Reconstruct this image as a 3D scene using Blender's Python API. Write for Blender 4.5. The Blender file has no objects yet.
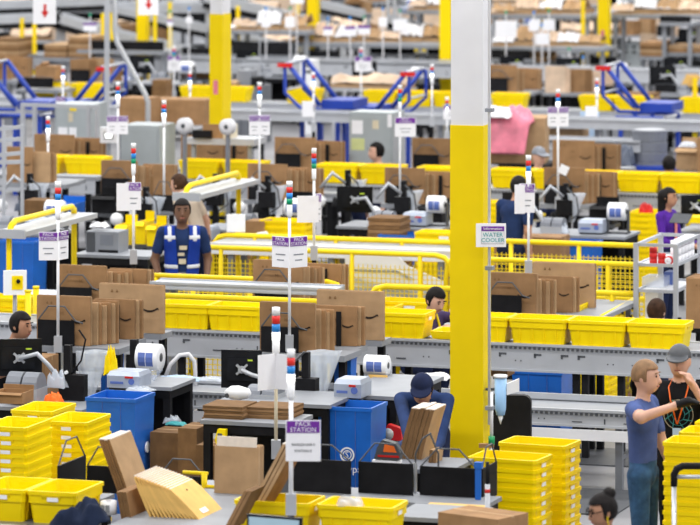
import bpy, bmesh, math, random
import numpy as np
from mathutils import Vector, Matrix, Euler
random.seed(7)
# ---------------------------------------------------------------- camera, world, lights, exposure
F, H, YH = 4400.0, 6.1, -229.0            # focal length in pixels of a 700x525 frame, lens height, image row of the horizon
TH = math.radians(18.0)                   # the pack lines run 18 degrees off the picture plane
TT = math.tan(TH)
scene = bpy.context.scene
COL = scene.collection
cam_d = bpy.data.cameras.new('camera')
cam = bpy.data.objects.new('camera', cam_d); COL.objects.link(cam)
cam.location = (0, 0, H); cam.rotation_euler = (math.radians(90), 0, 0)
cam_d.sensor_width = 36.0; cam_d.lens = F / 700 * 36.0
cam_d.shift_y = -(262.5 - YH) / 700.0
cam_d.clip_end = 400
cam_d.dof.use_dof = True; cam_d.dof.focus_distance = 36.0; cam_d.dof.aperture_fstop = 3.4
scene.camera = cam
w = bpy.data.worlds.new('world'); scene.world = w; w.use_nodes = True
w.node_tree.nodes['Background'].inputs[0].default_value = (0.95, 0.97, 1.0, 1)
w.node_tree.nodes['Background'].inputs[1].default_value = 0.39
def area(name, loc, sx, sy, power, rot=(0, 0, 0), col=(1, 0.985, 0.96)):
    d = bpy.data.lights.new(name, 'AREA'); d.shape = 'RECTANGLE'; d.size = sx; d.size_y = sy; d.energy = power; d.color = col
    o = bpy.data.objects.new(name, d); COL.objects.link(o); o.location = loc; o.rotation_euler = rot
    return o
for i, yy in enumerate((22, 34, 46, 58, 70, 82, 94, 106)):      # rows of high-bay strip lamps under the roof
    area('high_bay_lamp', (0, yy, 11.0), 46, 1.2, 3000, (0, 0, -TH))
vs = scene.view_settings
vs.view_transform = 'Standard'; vs.look = 'None'; vs.gamma = 1.0; vs.use_curve_mapping = False; vs.exposure = 0.12

# ---------------------------------------------------------------- picture geometry
def S(Y): return F / Y
def W(px, py, Y): return Vector(((px - 350) * Y / F, Y, H - (py - YH) * Y / F))
def G(px, Y, z=0.0): return Vector(((px - 350) * Y / F, Y, z))
def Z(py, Y): return H - (py - YH) * Y / F
def L(px, Y0): return Y0 / (1 + (px - 350) / F * TT)           # depth of the pack-line direction line that passes depth Y0 mid picture
UX, UY = math.cos(TH), -math.sin(TH)
VX, VY = math.sin(TH), math.cos(TH)
def UV(p, a, b, c=0.0): return Vector((p[0] + UX * a + VX * b, p[1] + UY * a + VY * b, p[2] + c))
ORD = ['first', 'second', 'third', 'fourth', 'fifth', 'sixth', 'seventh', 'eighth', 'ninth', 'tenth', 'eleventh', 'twelfth', 'thirteenth',
       'fourteenth', 'fifteenth', 'sixteenth', 'seventeenth', 'eighteenth', 'nineteenth', 'twentieth', 'twenty-first', 'twenty-second', 'twenty-third', 'twenty-fourth']

# ---------------------------------------------------------------- materials
MATS = {}
def mk(name, col, rough=0.5, metal=0.0, var=0.06, scale=6.0, emit=0.0, spec=None, bump=0.0, alpha=None, trans=0.0, wave=None):
    m = bpy.data.materials.new(name); m.use_nodes = True
    nt = m.node_tree; b = nt.nodes['Principled BSDF']
    b.inputs['Roughness'].default_value = rough; b.inputs['Metallic'].default_value = metal
    c = (*col, 1)
    lum = max(col)
    b.inputs['Specular IOR Level'].default_value = 0.12 if lum < 0.06 else (0.2 if rough > 0.7 or name.startswith('yellow') else 0.4)
    tc = nt.nodes.new('ShaderNodeTexCoord'); nz = nt.nodes.new('ShaderNodeTexNoise')
    nz.inputs['Scale'].default_value = scale; nz.inputs['Detail'].default_value = 5
    nt.links.new(tc.outputs['Object'], nz.inputs['Vector'])
    mp = nt.nodes.new('ShaderNodeMapRange'); mp.inputs[1].default_value = 0.3; mp.inputs[2].default_value = 0.7
    mp.inputs[3].default_value = 1 - var * 1.6; mp.inputs[4].default_value = 1 + var
    nt.links.new(nz.outputs['Fac'], mp.inputs[0])
    oi = nt.nodes.new('ShaderNodeObjectInfo')
    rr = nt.nodes.new('ShaderNodeMapRange'); rr.inputs[3].default_value = 1 - var * 0.9; rr.inputs[4].default_value = 1 + var * 0.9
    nt.links.new(oi.outputs['Random'], rr.inputs[0])
    mu = nt.nodes.new('ShaderNodeMath'); mu.operation = 'MULTIPLY'
    nt.links.new(mp.outputs[0], mu.inputs[0]); nt.links.new(rr.outputs[0], mu.inputs[1])
    vm = nt.nodes.new('ShaderNodeVectorMath'); vm.operation = 'SCALE'; vm.inputs[0].default_value = col
    nt.links.new(mu.outputs[0], vm.inputs['Scale'])
    nt.links.new(vm.outputs[0], b.inputs['Base Color'])
    if wave:
        wv = nt.nodes.new('ShaderNodeTexWave'); wv.inputs['Scale'].default_value = wave[0]; wv.inputs['Distortion'].default_value = wave[1]
        nt.links.new(tc.outputs['Object'], wv.inputs['Vector'])
        bp = nt.nodes.new('ShaderNodeBump'); bp.inputs['Strength'].default_value = wave[2]; bp.inputs['Distance'].default_value = 0.004
        nt.links.new(wv.outputs['Fac'], bp.inputs['Height']); nt.links.new(bp.outputs[0], b.inputs['Normal'])
    elif bump:
        bp = nt.nodes.new('ShaderNodeBump'); bp.inputs['Strength'].default_value = bump; bp.inputs['Distance'].default_value = 0.01
        nt.links.new(nz.outputs['Fac'], bp.inputs['Height']); nt.links.new(bp.outputs[0], b.inputs['Normal'])
    if emit:
        b.inputs['Emission Color'].default_value = c; b.inputs['Emission Strength'].default_value = emit
    if alpha is not None: b.inputs['Alpha'].default_value = alpha
    if trans: b.inputs['Transmission Weight'].default_value = trans
    MATS[name] = m
    return m
for a in [
    ('yellow', (0.95, 0.70, 0.0), 0.45, 0, 0.05, 3), ('yellow_paint', (0.90, 0.66, 0.01), 0.4, 0, 0.05, 4),
    ('yellow_col', (0.88, 0.65, 0.0), 0.5, 0, 0.04, 2),
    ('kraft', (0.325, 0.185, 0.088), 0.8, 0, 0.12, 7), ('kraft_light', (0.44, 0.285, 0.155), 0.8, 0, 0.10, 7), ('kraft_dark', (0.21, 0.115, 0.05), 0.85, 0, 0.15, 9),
    ('kraft_white', (0.78, 0.70, 0.62), 0.8, 0, 0.06, 20), ('ink', (0.03, 0.022, 0.018), 0.8, 0, 0.1, 8),
    ('envelope', (0.78, 0.48, 0.14), 0.7, 0, 0.07, 9), ('tan_pale', (0.66, 0.50, 0.37), 0.8, 0, 0.12, 5),
    ('black', (0.012, 0.012, 0.014), 0.55, 0, 0.2, 8), ('black_gloss', (0.012, 0.013, 0.016), 0.25, 0, 0.2, 8), ('dark_grey', (0.07, 0.075, 0.085), 0.5, 0, 0.1, 8),
    ('grey', (0.27, 0.285, 0.315), 0.5, 0.1, 0.06, 4), ('grey_light', (0.48, 0.50, 0.54), 0.4, 0.25, 0.06, 3), ('grey_mid', (0.20, 0.215, 0.25), 0.5, 0, 0.08, 5),
    ('steel', (0.62, 0.64, 0.68), 0.35, 0.6, 0.05, 5), ('steel_dark', (0.25, 0.265, 0.30), 0.4, 0.5, 0.08, 5),
    ('white', (0.86, 0.87, 0.90), 0.45, 0, 0.03, 6), ('white_paint', (0.74, 0.74, 0.77), 0.5, 0, 0.04, 2), ('paper', (0.88, 0.88, 0.92), 0.7, 0, 0.02, 9),
    ('cabinet', (0.40, 0.44, 0.46), 0.45, 0.1, 0.05, 3), ('purple', (0.16, 0.022, 0.32), 0.5, 0, 0.04, 6), ('teal', (0.05, 0.36, 0.38), 0.5, 0, 0.03, 6),
    ('blue', (0.012, 0.135, 0.56), 0.4, 0, 0.09, 4), ('blue_frame', (0.018, 0.055, 0.38), 0.4, 0.1, 0.07, 5), ('navy', (0.012, 0.018, 0.05), 0.8, 0, 0.2, 8),
    ('blue_light', (0.30, 0.52, 0.80), 0.35, 0, 0.05, 5), ('blue_pale', (0.45, 0.62, 0.85), 0.4, 0, 0.06, 5), ('print_blue', (0.10, 0.16, 0.45), 0.5, 0, 0.05, 8),
    ('red', (0.62, 0.015, 0.012), 0.4, 0, 0.06, 5), ('orange', (0.95, 0.17, 0.015), 0.55, 0, 0.1, 9), ('green', (0.012, 0.30, 0.10), 0.4, 0, 0.06, 5), ('notice_green', (0.62, 0.66, 0.30), 0.7, 0, 0.06, 6),
    ('lamp_red', (0.75, 0.03, 0.025), 0.3, 0, 0.0, 5), ('lamp_blue', (0.02, 0.25, 0.70), 0.3, 0, 0.0, 5), ('lamp_green', (0.0, 0.32, 0.16), 0.3, 0, 0.0, 5),
    ('denim', (0.045, 0.115, 0.24), 0.85, 0, 0.25, 14), ('shirt_blue', (0.075, 0.115, 0.30), 0.9, 0, 0.15, 9), ('shirt_black', (0.012, 0.012, 0.014), 0.9, 0, 0.2, 9),
    ('vest_blue', (0.012, 0.05, 0.38), 0.8, 0, 0.12, 8), ('reflect', (0.72, 0.74, 0.78), 0.5, 0, 0.04, 8), ('navy_shirt', (0.016, 0.035, 0.11), 0.9, 0, 0.15, 9),
    ('shirt_purple', (0.075, 0.05, 0.13), 0.9, 0, 0.15, 9), ('jacket_purple', (0.075, 0.016, 0.26), 0.8, 0, 0.15, 9), ('coral', (0.85, 0.28, 0.25), 0.8, 0, 0.05, 9), ('shirt_tan', (0.66, 0.56, 0.46), 0.9, 0, 0.06, 9),
    ('shirt_white', (0.78, 0.79, 0.84), 0.9, 0, 0.06, 9), ('grey_cloth', (0.28, 0.29, 0.33), 0.9, 0, 0.1, 9),
    ('skin_light', (0.64, 0.37, 0.27), 0.6, 0, 0.06, 12), ('skin_mid', (0.44, 0.225, 0.135), 0.6, 0, 0.06, 12), ('skin_dark', (0.16, 0.078, 0.045), 0.55, 0, 0.08, 12),
    ('hair_black', (0.012, 0.010, 0.010), 0.6, 0, 0.3, 20), ('hair_brown', (0.05, 0.024, 0.013), 0.6, 0, 0.3, 20), ('hair_blond', (0.30, 0.17, 0.085), 0.7, 0, 0.2, 20), ('lips', (0.40, 0.14, 0.11), 0.6, 0, 0.05, 12),
    ('pvc_bag', (0.10, 0.12, 0.17), 0.3, 0, 0.12, 5), ('silver_blue', (0.40, 0.45, 0.55), 0.4, 0.2, 0.08, 6), ('beige', (0.68, 0.60, 0.44), 0.6, 0, 0.06, 6), ('lime', (0.55, 0.75, 0.05), 0.6, 0, 0.05, 6),
]: mk(*a)
mk('jacket_cloth', (0.014, 0.022, 0.05), 0.85, 0, 0.2, 9, bump=1.0)
mk('pink', (0.88, 0.24, 0.34), 0.35, 0, 0.2, 5, bump=1.0)
mk('lamp_white', (1.0, 1.0, 1.0), 0.3, 0, 0, 5, emit=1.6)
mk('screen', (0.30, 0.42, 0.50), 0.2, 0, 0.05, 5, emit=0.3)
mk('film', (0.80, 0.86, 0.95), 0.12, 0, 0.08, 4, alpha=0.42, bump=0.4)
mk('film_clear', (0.72, 0.80, 0.95), 0.1, 0, 0.08, 4, alpha=0.30, bump=0.3)
mk('kraft_ribbed', (0.24, 0.135, 0.06), 0.85, 0, 0.18, 10, wave=(60, 1.0, 0.6))
def floor_mat():
    m = bpy.data.materials.new('concrete'); m.use_nodes = True; nt = m.node_tree; b = nt.nodes['Principled BSDF']
    tc = nt.nodes.new('ShaderNodeTexCoord'); n1 = nt.nodes.new('ShaderNodeTexNoise'); n1.inputs['Scale'].default_value = 0.9; n1.inputs['Detail'].default_value = 8
    nt.links.new(tc.outputs['Object'], n1.inputs['Vector'])
    r = nt.nodes.new('ShaderNodeValToRGB'); r.color_ramp.elements[0].position = 0.3; r.color_ramp.elements[0].color = (0.17, 0.17, 0.185, 1)
    r.color_ramp.elements[1].position = 0.72; r.color_ramp.elements[1].color = (0.30, 0.30, 0.32, 1)
    nt.links.new(n1.outputs['Fac'], r.inputs[0]); nt.links.new(r.outputs[0], b.inputs['Base Color'])
    b.inputs['Roughness'].default_value = 0.42
    MATS['concrete'] = m
floor_mat()
def checker_mat():
    m = mk('tread_plate', (0.55, 0.58, 0.64), 0.35, 0.5, 0.05, 5)
    nt = m.node_tree; b = nt.nodes['Principled BSDF']; tc = nt.nodes.new('ShaderNodeTexCoord'); v = nt.nodes.new('ShaderNodeTexVoronoi'); v.inputs['Scale'].default_value = 14
    nt.links.new(tc.outputs['Object'], v.inputs['Vector']); bp = nt.nodes.new('ShaderNodeBump'); bp.inputs['Strength'].default_value = 0.8; bp.inputs['Distance'].default_value = 0.02
    nt.links.new(v.outputs['Distance'], bp.inputs['Height']); nt.links.new(bp.outputs[0], b.inputs['Normal'])
checker_mat()

# ---------------------------------------------------------------- mesh building
class MB:
    def __init__(s): s.v = []; s.f = []
    def box(s, x0, x1, y0, y1, z0, z1, m=None):
        n = len(s.v); p = [(x, y, z) for z in (z0, z1) for x, y in ((x0, y0), (x1, y0), (x1, y1), (x0, y1))]
        s.v += [tuple(m @ Vector(q)) for q in p] if m else p
        for q in ((3, 2, 1, 0), (4, 5, 6, 7), (0, 1, 5, 4), (1, 2, 6, 5), (2, 3, 7, 6), (3, 0, 4, 7)): s.f.append(tuple(n + i for i in q))
        return s
    def loops(s, rings, cap0=True, cap1=True, closed=True):
        n = len(s.v); k = len(rings[0])
        for r in rings: s.v += [tuple(q) for q in r]
        for i in range(len(rings) - 1):
            for j in range(k if closed else k - 1):
                a = n + i * k + j; b = n + i * k + (j + 1) % k
                s.f.append((a, b, b + k, a + k))
        if cap0: s.f.append(tuple(n + j for j in reversed(range(k))))
        if cap1: s.f.append(tuple(n + (len(rings) - 1) * k + j for j in range(k)))
        return s
    def cyl(s, p, r, h, ax='z', n=12, r2=None, cap=True):
        r2 = r if r2 is None else r2; R = []
        for t, rr in ((0, r), (h, r2)):
            ring = []
            for i in range(n):
                c, d = math.cos(2 * math.pi * i / n) * rr, math.sin(2 * math.pi * i / n) * rr
                q = (c, d, t) if ax == 'z' else ((t, c, d) if ax == 'x' else (d, t, c))
                ring.append((p[0] + q[0], p[1] + q[1], p[2] + q[2]))
            R.append(ring)
        return s.loops(R, cap, cap)
    def lathe(s, p, prof, n=16, ax='z', cap0=True, cap1=True):
        R = []
        for rr, t in prof:
            ring = []
            for i in range(n):
                c, d = math.cos(2 * math.pi * i / n) * rr, math.sin(2 * math.pi * i / n) * rr
                q = (c, d, t) if ax == 'z' else ((t, c, d) if ax == 'x' else (d, t, c))
                ring.append((p[0] + q[0], p[1] + q[1], p[2] + q[2]))
            R.append(ring)
        return s.loops(R, cap0, cap1)
    def tube(s, pts, r, n=6, radii=None):
        pts = [Vector(p) for p in pts]; R = []; up0 = None
        for i, p in enumerate(pts):
            if i == 0: d = pts[1] - p
            elif i == len(pts) - 1: d = p - pts[i - 1]
            else: d = (pts[i + 1] - p).normalized() + (p - pts[i - 1]).normalized()
            d = d.normalized() if d.length > 1e-9 else Vector((0, 0, 1))
            if up0 is None:
                up0 = Vector((0, 0, 1)) if abs(d.z) < 0.9 else Vector((0, 1, 0))
            a = d.cross(up0)
            if a.length < 1e-4: a = d.cross(Vector((1, 0, 0)))
            a.normalize(); b = a.cross(d).normalized(); up0 = b
            rr = radii[i] if radii else r
            k = 1.0
            if 0 < i < len(pts) - 1:
                cs = (pts[i + 1] - p).normalized().dot((p - pts[i - 1]).normalized()); k = 1 / max(0.5, math.sqrt(max(0.0, (1 + cs) / 2)))
            R.append([p + (a * math.cos(2 * math.pi * j / n) + b * math.sin(2 * math.pi * j / n)) * rr * k for j in range(n)])
        return s.loops(R)
    def bar(s, a, b, w, h, roll=None):
        a = Vector(a); b = Vector(b); d = (b - a).normalized(); up = Vector((0, 0, 1)) if abs(d.z) < 0.95 else Vector((0, 1, 0))
        x = d.cross(up).normalized(); y = x.cross(d).normalized()
        R = [[p + x * (i * w / 2) + y * (j * h / 2) for i, j in ((-1, -1), (1, -1), (1, 1), (-1, 1))] for p in (a, b)]
        return s.loops(R)
    def prism(s, poly, y0, y1):                         # polygon in x,z extruded along y
        return s.loops([[(x, y0, z) for x, z in poly], [(x, y1, z) for x, z in poly]])
    def grid(s, P):                                      # P[i][j] points
        n = len(s.v); k = len(P[0])
        for r in P: s.v += [tuple(q) for q in r]
        for i in range(len(P) - 1):
            for j in range(k - 1): s.f.append((n + i * k + j, n + i * k + j + 1, n + (i + 1) * k + j + 1, n + (i + 1) * k + j))
        return s
    def mesh(s, name, mat, smooth=False, fix=True):
        me = bpy.data.meshes.new(name); me.from_pydata(s.v, [], s.f)
        if fix:
            bm = bmesh.new(); bm.from_mesh(me); bmesh.ops.recalc_face_normals(bm, faces=bm.faces); bm.to_mesh(me); bm.free()
        me.materials.append(MATS[mat])
        if smooth: me.shade_smooth()
        return me
    def obj(s, name, mat, parent=None, smooth=False, loc=None, rz=None, fix=True):
        return inst(name, s.mesh(name, mat, smooth, fix), parent, loc, rz)
def inst(name, me, parent=None, loc=None, rz=None):
    o = bpy.data.objects.new(name, me); COL.objects.link(o)
    if parent: o.parent = parent
    if loc is not None: o.location = loc
    if rz is not None: o.rotation_euler = (0, 0, rz)
    return o
USED = {}
def tag(o, label, cat, group=None, kind=None):
    o['label'] = label; o['category'] = cat
    if group: o['group'] = group
    if kind: o['kind'] = kind
    USED.setdefault(label, []).append((o.name, group))
    return o
def thing(name, label, cat, loc, rz=None, group=None):
    o = bpy.data.objects.new(name, None); COL.objects.link(o); o.empty_display_size = 0.1
    o.location = loc; o.rotation_euler = (0, 0, -TH if rz is None else rz)
    return tag(o, label, cat, group)
def struct(o): o['kind'] = 'structure'; return o
CACHE = {}
def cached(key, fn):
    if key not in CACHE: CACHE[key] = fn()
    return CACHE[key]
def text_mesh(txt, size, mat, align='CENTER', depth=0.0008, sx=1.0):
    def f():
        c = bpy.data.curves.new('lettering', 'FONT'); c.body = txt; c.size = size; c.align_x = align; c.align_y = 'CENTER'; c.extrude = depth; c.resolution_u = 2; c.space_line = 0.9
        o = bpy.data.objects.new('lettering', c); COL.objects.link(o)
        bpy.context.view_layer.update()
        me = bpy.data.meshes.new_from_object(o.evaluated_get(bpy.context.evaluated_depsgraph_get()))
        bpy.data.objects.remove(o); me.materials.clear(); me.materials.append(MATS[mat]); me.name = 'lettering'
        return me
    return cached(('txt', txt, size, mat, align), f)
def text_on(parent, txt, size, mat, loc, rz=0.0, align='CENTER', bold=False):   # text standing upright facing local -y
    o = inst('lettering', text_mesh(txt, size, mat, align), parent, loc)
    o.rotation_euler = (math.radians(90), 0, rz)
    return o
# ---------------------------------------------------------------- builders of the recurring things
TL, TD, TLH = 0.54, 0.37, 0.225            # tote length, depth, height
def tote_mesh():
    mb = MB()
    def rect(hx, hy, z, c=0.02): return [(-hx + c, -hy, z), (hx - c, -hy, z), (hx, -hy + c, z), (hx, hy - c, z), (hx - c, hy, z), (-hx + c, hy, z), (-hx, hy - c, z), (-hx, -hy + c, z)]
    a, b = TL / 2, TD / 2
    rings = [rect(a * .86, b * .82, 0), rect(a * .93, b * .91, TLH * .62), rect(a * .965, b * .955, TLH * .63), rect(a * .975, b * .965, TLH - .028), rect(a, b, TLH - .027),
             rect(a, b, TLH), rect(a - .016, b - .016, TLH), rect(a * .965 - .014, b * .955 - .014, TLH - .05), rect(a * .84, b * .80, 0.008)]
    mb.loops(rings)
    for sx in (-.62, -.2, .2, .62):
        for sy in (-1, 1):
            x = sx * a; mb.loops([[(x - .006, sy * b * .82, .01), (x + .006, sy * b * .82, .01), (x + .006, sy * (b * .82 + .009), .01), (x - .006, sy * (b * .82 + .009), .01)],
                                  [(x - .006, sy * b * .90, TLH * .61), (x + .006, sy * b * .90, TLH * .61), (x + .006, sy * (b * .91 + .009), TLH * .61), (x - .006, sy * (b * .91 + .009), TLH * .61)]])
    for sx in (-1, 1):                       # grip ledge on the short ends
        mb.loops([[(sx * a * .94, -.07, TLH * .66), (sx * a * .94, .07, TLH * .66), (sx * (a + .004), .07, TLH - .028), (sx * (a + .004), -.07, TLH - .028)],
                  [(sx * a * .90, -.07, TLH * .66), (sx * a * .90, .07, TLH * .66), (sx * a * .9, .07, TLH - .028), (sx * a * .9, -.07, TLH - .028)]])
    return mb.mesh('tote', 'yellow')
def tote_label_meshes():
    a, b = TL / 2, TD / 2
    e = MB(); e.box(a * .975, a * .975 + .006, -.045, .03, TLH * .70, TLH * .70 + .036)
    l = MB(); l.box(.02, .13, -b * .965 - .006, -b * .965, TLH * .68, TLH * .68 + .036)
    e2 = MB(); e2.box(-a * .975 - .006, -a * .975, -.05, .03, TLH * .70, TLH * .70 + .036)
    return e.mesh('label', 'paper'), l.mesh('label', 'paper'), e2.mesh('label', 'paper')
def tote(loc, label, rz=None, group=None, marks='e'):
    me = cached('tote', tote_mesh); le, ll, l2 = cached('totelab', tote_label_meshes)
    o = inst('tote', me, None, loc, -TH if rz is None else rz); tag(o, label, 'tote', group)
    for c in marks: inst('label', {'e': le, 'l': ll, 'w': l2}[c], o)
    return o
def tote_stack(px, py, Y, what, rz=None, group=None, along=True, marks='e', z0=0.0, pitch=0.069, nmax=40):
    """px,py = picture point of the middle of the front top rim of the stack; stands on z0"""
    p = W(px, py, Y); rz = -TH if rz is None else rz
    dep = TD / 2 if along else TL / 2
    r = -rz; p = Vector((p.x + math.sin(r) * dep, p.y + math.cos(r) * dep, 0)); zt = Z(py, Y)
    n = max(1, int(round((zt - z0 - TLH) / pitch)) + 1)
    pit = (zt - z0 - TLH) / max(1, n - 1) if n > 1 else 0
    rot = rz if along else rz + math.radians(90)
    for i in range(n):
        zz = z0 + i * pit if n > 1 else zt - TLH
        k = n - 1 - i
        tote((p.x + random.uniform(-.004, .004), p.y, zz), ('topmost yellow tote of ' if k == 0 else ORD[k] + ' yellow tote down in ' if k < 24 else 'low yellow tote in ') + what, rot, group, marks)
def tote_row(px0, px1, n, py, Y0, what, group, marks='', skip=(), along=True, jit=0.0):
    """n totes standing on a conveyor; px are picture columns of tote centres, py the picture row of their base at px0"""
    for i in range(n):
        if i in skip: continue
        px = px0 + (px1 - px0) * i / max(1, n - 1)
        Y = L(px, Y0); z = Z(py, L(px0, Y0)); p = G(px, Y, z)
        p = UV(p, 0, TD / 2 if along else TL / 2)
        tote(p, ORD[i] + ' yellow tote from the left ' + what, (-TH if along else -TH + math.pi / 2) + random.uniform(-jit, jit), group, marks)

# --- flattened cartons
def sheet_mesh(w, t, h, mat, notch=0.0):
    def f():
        mb = MB(); mb.box(-w / 2, w / 2, 0, t * .86, 0, h)
        mb.box(-w / 2 + .004, w / 2 - .004, t * .3, t * .86 + .0005, h, h + .006)
        return mb.mesh('flattened_carton', mat)
    return cached(('sheet', round(w, 3), round(t, 3), round(h, 3), mat), f)
def smile_mesh(w, mat='ink'):
    def f():
        mb = MB(); top = []; bot = []
        for i in range(9):
            t = i / 8; x = (t - .5) * w; z = -.16 * w * math.sin(math.pi * t) ; th = .05 * w * math.sin(math.pi * min(1, t * .9 + .1)) + .006 * w
            top.append((x, 0, z + .01)); bot.append((x, 0, z - th))
        mb.grid([top, bot]); mb.grid([[(.36 * w, 0, .03 * w), (.52 * w, 0, .06 * w)], [(.40 * w, 0, -.01 * w), (.54 * w, 0, -.08 * w)]])
        return mb.mesh('printed_arrow', mat, fix=False)
    return cached(('smile', round(w, 3), mat), f)
def glyph_mesh(s):
    def f():
        mb = MB()
        for x in (-1.1, 1.1):
            mb.grid([[((x - .45) * s, 0, -.5 * s), ((x + .45) * s, 0, -.5 * s)], [((x - .55) * s, 0, .1 * s), ((x + .55) * s, 0, .1 * s)]])
            mb.grid([[((x - .3) * s, 0, .2 * s), ((x + .3) * s, 0, .2 * s)], [((x - .2) * s, 0, .6 * s), ((x + .2) * s, 0, .6 * s)]])
        return mb.mesh('printed_mark', 'kraft_dark', fix=False)
    return cached(('glyph', round(s, 3)), f)
def bundle(px, py, Y, w, h, n, t, what, mats=('kraft',), rz=None, prints=True, step=0.0, hv=0.0, group=None, lean=0.0, dirx=0.0):
    """n flattened cartons standing on edge behind one another; px,py = lower left front corner in the picture"""
    p = W(px, py, Y); rz = -TH if rz is None else rz
    c, s_ = math.cos(rz), math.sin(rz); first = None
    for i in range(n):
        hh = h * (1 - hv * ((i * 37) % 5) / 5); ww = w
        me = sheet_mesh(ww, t, round(hh, 2), mats[i % len(mats)])
        lx = ww / 2 + step * i + random.uniform(-.006, .006); ly = t * i
        o = inst('flattened_carton', me, None, (p.x + c * lx - s_ * ly, p.y + s_ * lx + c * ly, p.z)); o.rotation_euler = (lean + random.uniform(-.03, .015), 0, rz + random.uniform(-.025, .025))
        nm = 'front' if i == 0 else 'rear' if i == n - 1 else ORD[i]
        tag(o, nm + ' carton, ' + what, 'carton', group or 'flattened cartons in ' + what); first = first or o
        if i == 0 and prints:
            q = inst('printed_arrow', smile_mesh(w * .26), o, (w * .28, -.003, h * .52))
            q = inst('printed_mark', glyph_mesh(w * .035), o, (-w * .26, -.003, h * .86))
            text_on(o, 'H', w * .09, 'kraft_dark', (-w * .02, -.004, h * .66))
    return first
def side_bundle(px, py, Y, dep, h, n, t, what, lean, mats=('kraft_light', 'kraft'), rz=None, name='flattened_carton', word='brown flattened carton', cat='carton', group=None, tip=None, print_last=False, bend=0.0):
    """n sheets standing edge on to the camera, stacked to the right, leaning by lean (radians, + = top to the right); px,py = bottom left front corner"""
    p = W(px, py, Y); rz = -TH if rz is None else rz; c, s_ = math.cos(rz), math.sin(rz)
    for i in range(n):
        def f(i=i):
            mb = MB(); k = 5; R = []
            for j in range(k + 1):
                z = h * j / k; off = math.tan(lean) * z + bend * (j / k) ** 2 * h
                R.append([(off, 0, z), (off + t * .9, 0, z), (off + t * .9, dep, z), (off, dep, z)])
            mb.loops(R); return mb.mesh(name, mats[0])
        me = cached(('side', px, py, h, dep, t, lean, mats[0]), f)
        lx = t * i
        o = inst(name, me, None, (p.x + c * lx, p.y + s_ * lx, p.z + (random.uniform(0, .012)))); o.rotation_euler = (0, 0, rz)
        nm = 'leftmost' if i == 0 else 'rightmost' if i == n - 1 else ORD[i] + '-from-left'
        tag(o, nm + ' ' + word + ' in ' + what, cat, group or word + 's in ' + what)
        off = math.tan(lean) * h + bend * h
        if tip: MB().box(off + .001, off + t * .9 - .001, .004, dep - .004, h, h + .008).obj('top_edge', tip, o)
        if len(mats) > 1:                   # the cut edges towards the camera take the second board tone
            def g():
                m2 = MB(); k = 5; R = []
                for j in range(k + 1):
                    z = h * j / k; of = math.tan(lean) * z + bend * (j / k) ** 2 * h
                    R.append([(of + .001, -.003, z + .002), (of + t * .86, -.003, z + .002), (of + t * .86, 0, z + .002), (of + .001, 0, z + .002)])
                m2.loops(R); return m2.mesh('cut_edge', mats[1])
            inst('cut_edge', cached(('cut', px, py, h, dep, t, lean, mats[1]), g), o)
        if print_last and i == n - 1:
            MB().grid([[(math.tan(lean) * h * a + bend * a * a * h + t * .9 + .003, dep * b, h * a) for b in (.35, .62)] for a in (.3, .48)]).obj('label', 'paper', o)
def bracket(px0, py0, px1, py1, hgt, Y, label, hoop=0.55, side=False, mat='black'):
    """black box divider: panel between two picture points (its bottom edge) with a bent wire above"""
    p0 = W(px0, py0, Y)
    if side: wdt = (px1 - px0) / S(Y) / math.sin(TH); rz = -TH + math.pi / 2
    else: wdt = (px1 - px0) / S(Y) / UX; rz = -TH
    t = thing('box_divider', label, 'divider', p0, rz)
    MB().box(0, wdt, -.006, .006, 0, hgt).obj('panel', mat, t)
    hp = hgt * hoop
    MB().tube([(.01, 0, hgt - .01), (wdt * .02, 0, hgt), (wdt * .30, 0, hgt + hp), (wdt * .68, 0, hgt + hp), (wdt * .98, 0, hgt), (wdt - .01, 0, hgt - .01)], .006, 5).obj('wire_hoop', 'dark_grey', t)
    return t

# --- station poles with stack lights and signs
def lamp_segs(t, z, r, h, segs):
    for i, m in enumerate(segs):
        MB().cyl((0, 0, z + i * h), r, h * .97, n=10).obj('light_segment', m, t, True)
def sign_panel(t, z, w, h, ang, head=True, txt=True, lines=True, x0=0.0, big=False, hx=0.0):
    s = bpy.data.objects.new('sign_panel', cached(('panel', w, h), lambda: MB().box(0, w, -.004, .004, -h / 2, h / 2).mesh('sign_panel', 'paper'))); COL.objects.link(s)
    s.parent = t; s.location = (x0 * math.cos(ang), x0 * math.sin(ang) - .012, z); s.rotation_euler = (0, 0, ang)
    if head:
        inst('sign_header', cached(('head', w, h, hx), lambda: MB().box(w * (.03 + hx), w * .97, -.008, -.004, h * .2, h * .48).mesh('sign_header', 'purple')), s)
        if txt: text_on(s, 'PACK\nSTATION', h * .155, 'white', (w * (.5 + hx / 2), -.0095, h * .34))
        if big: text_on(s, 'SINGLES LINE 2\n\nSTATION 5', h * .085, 'dark_grey', (w / 2, -.006, -h * .17))
        elif lines:
            inst('printed_line', cached(('lines', w, h), lambda: MB().box(w * .22, w * .78, -.006, -.004, -h * .10, -h * .06).box(w * .3, w * .7, -.006, -.004, -h * .28, -h * .24).mesh('printed_line', 'grey')), s)
    return s
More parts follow.
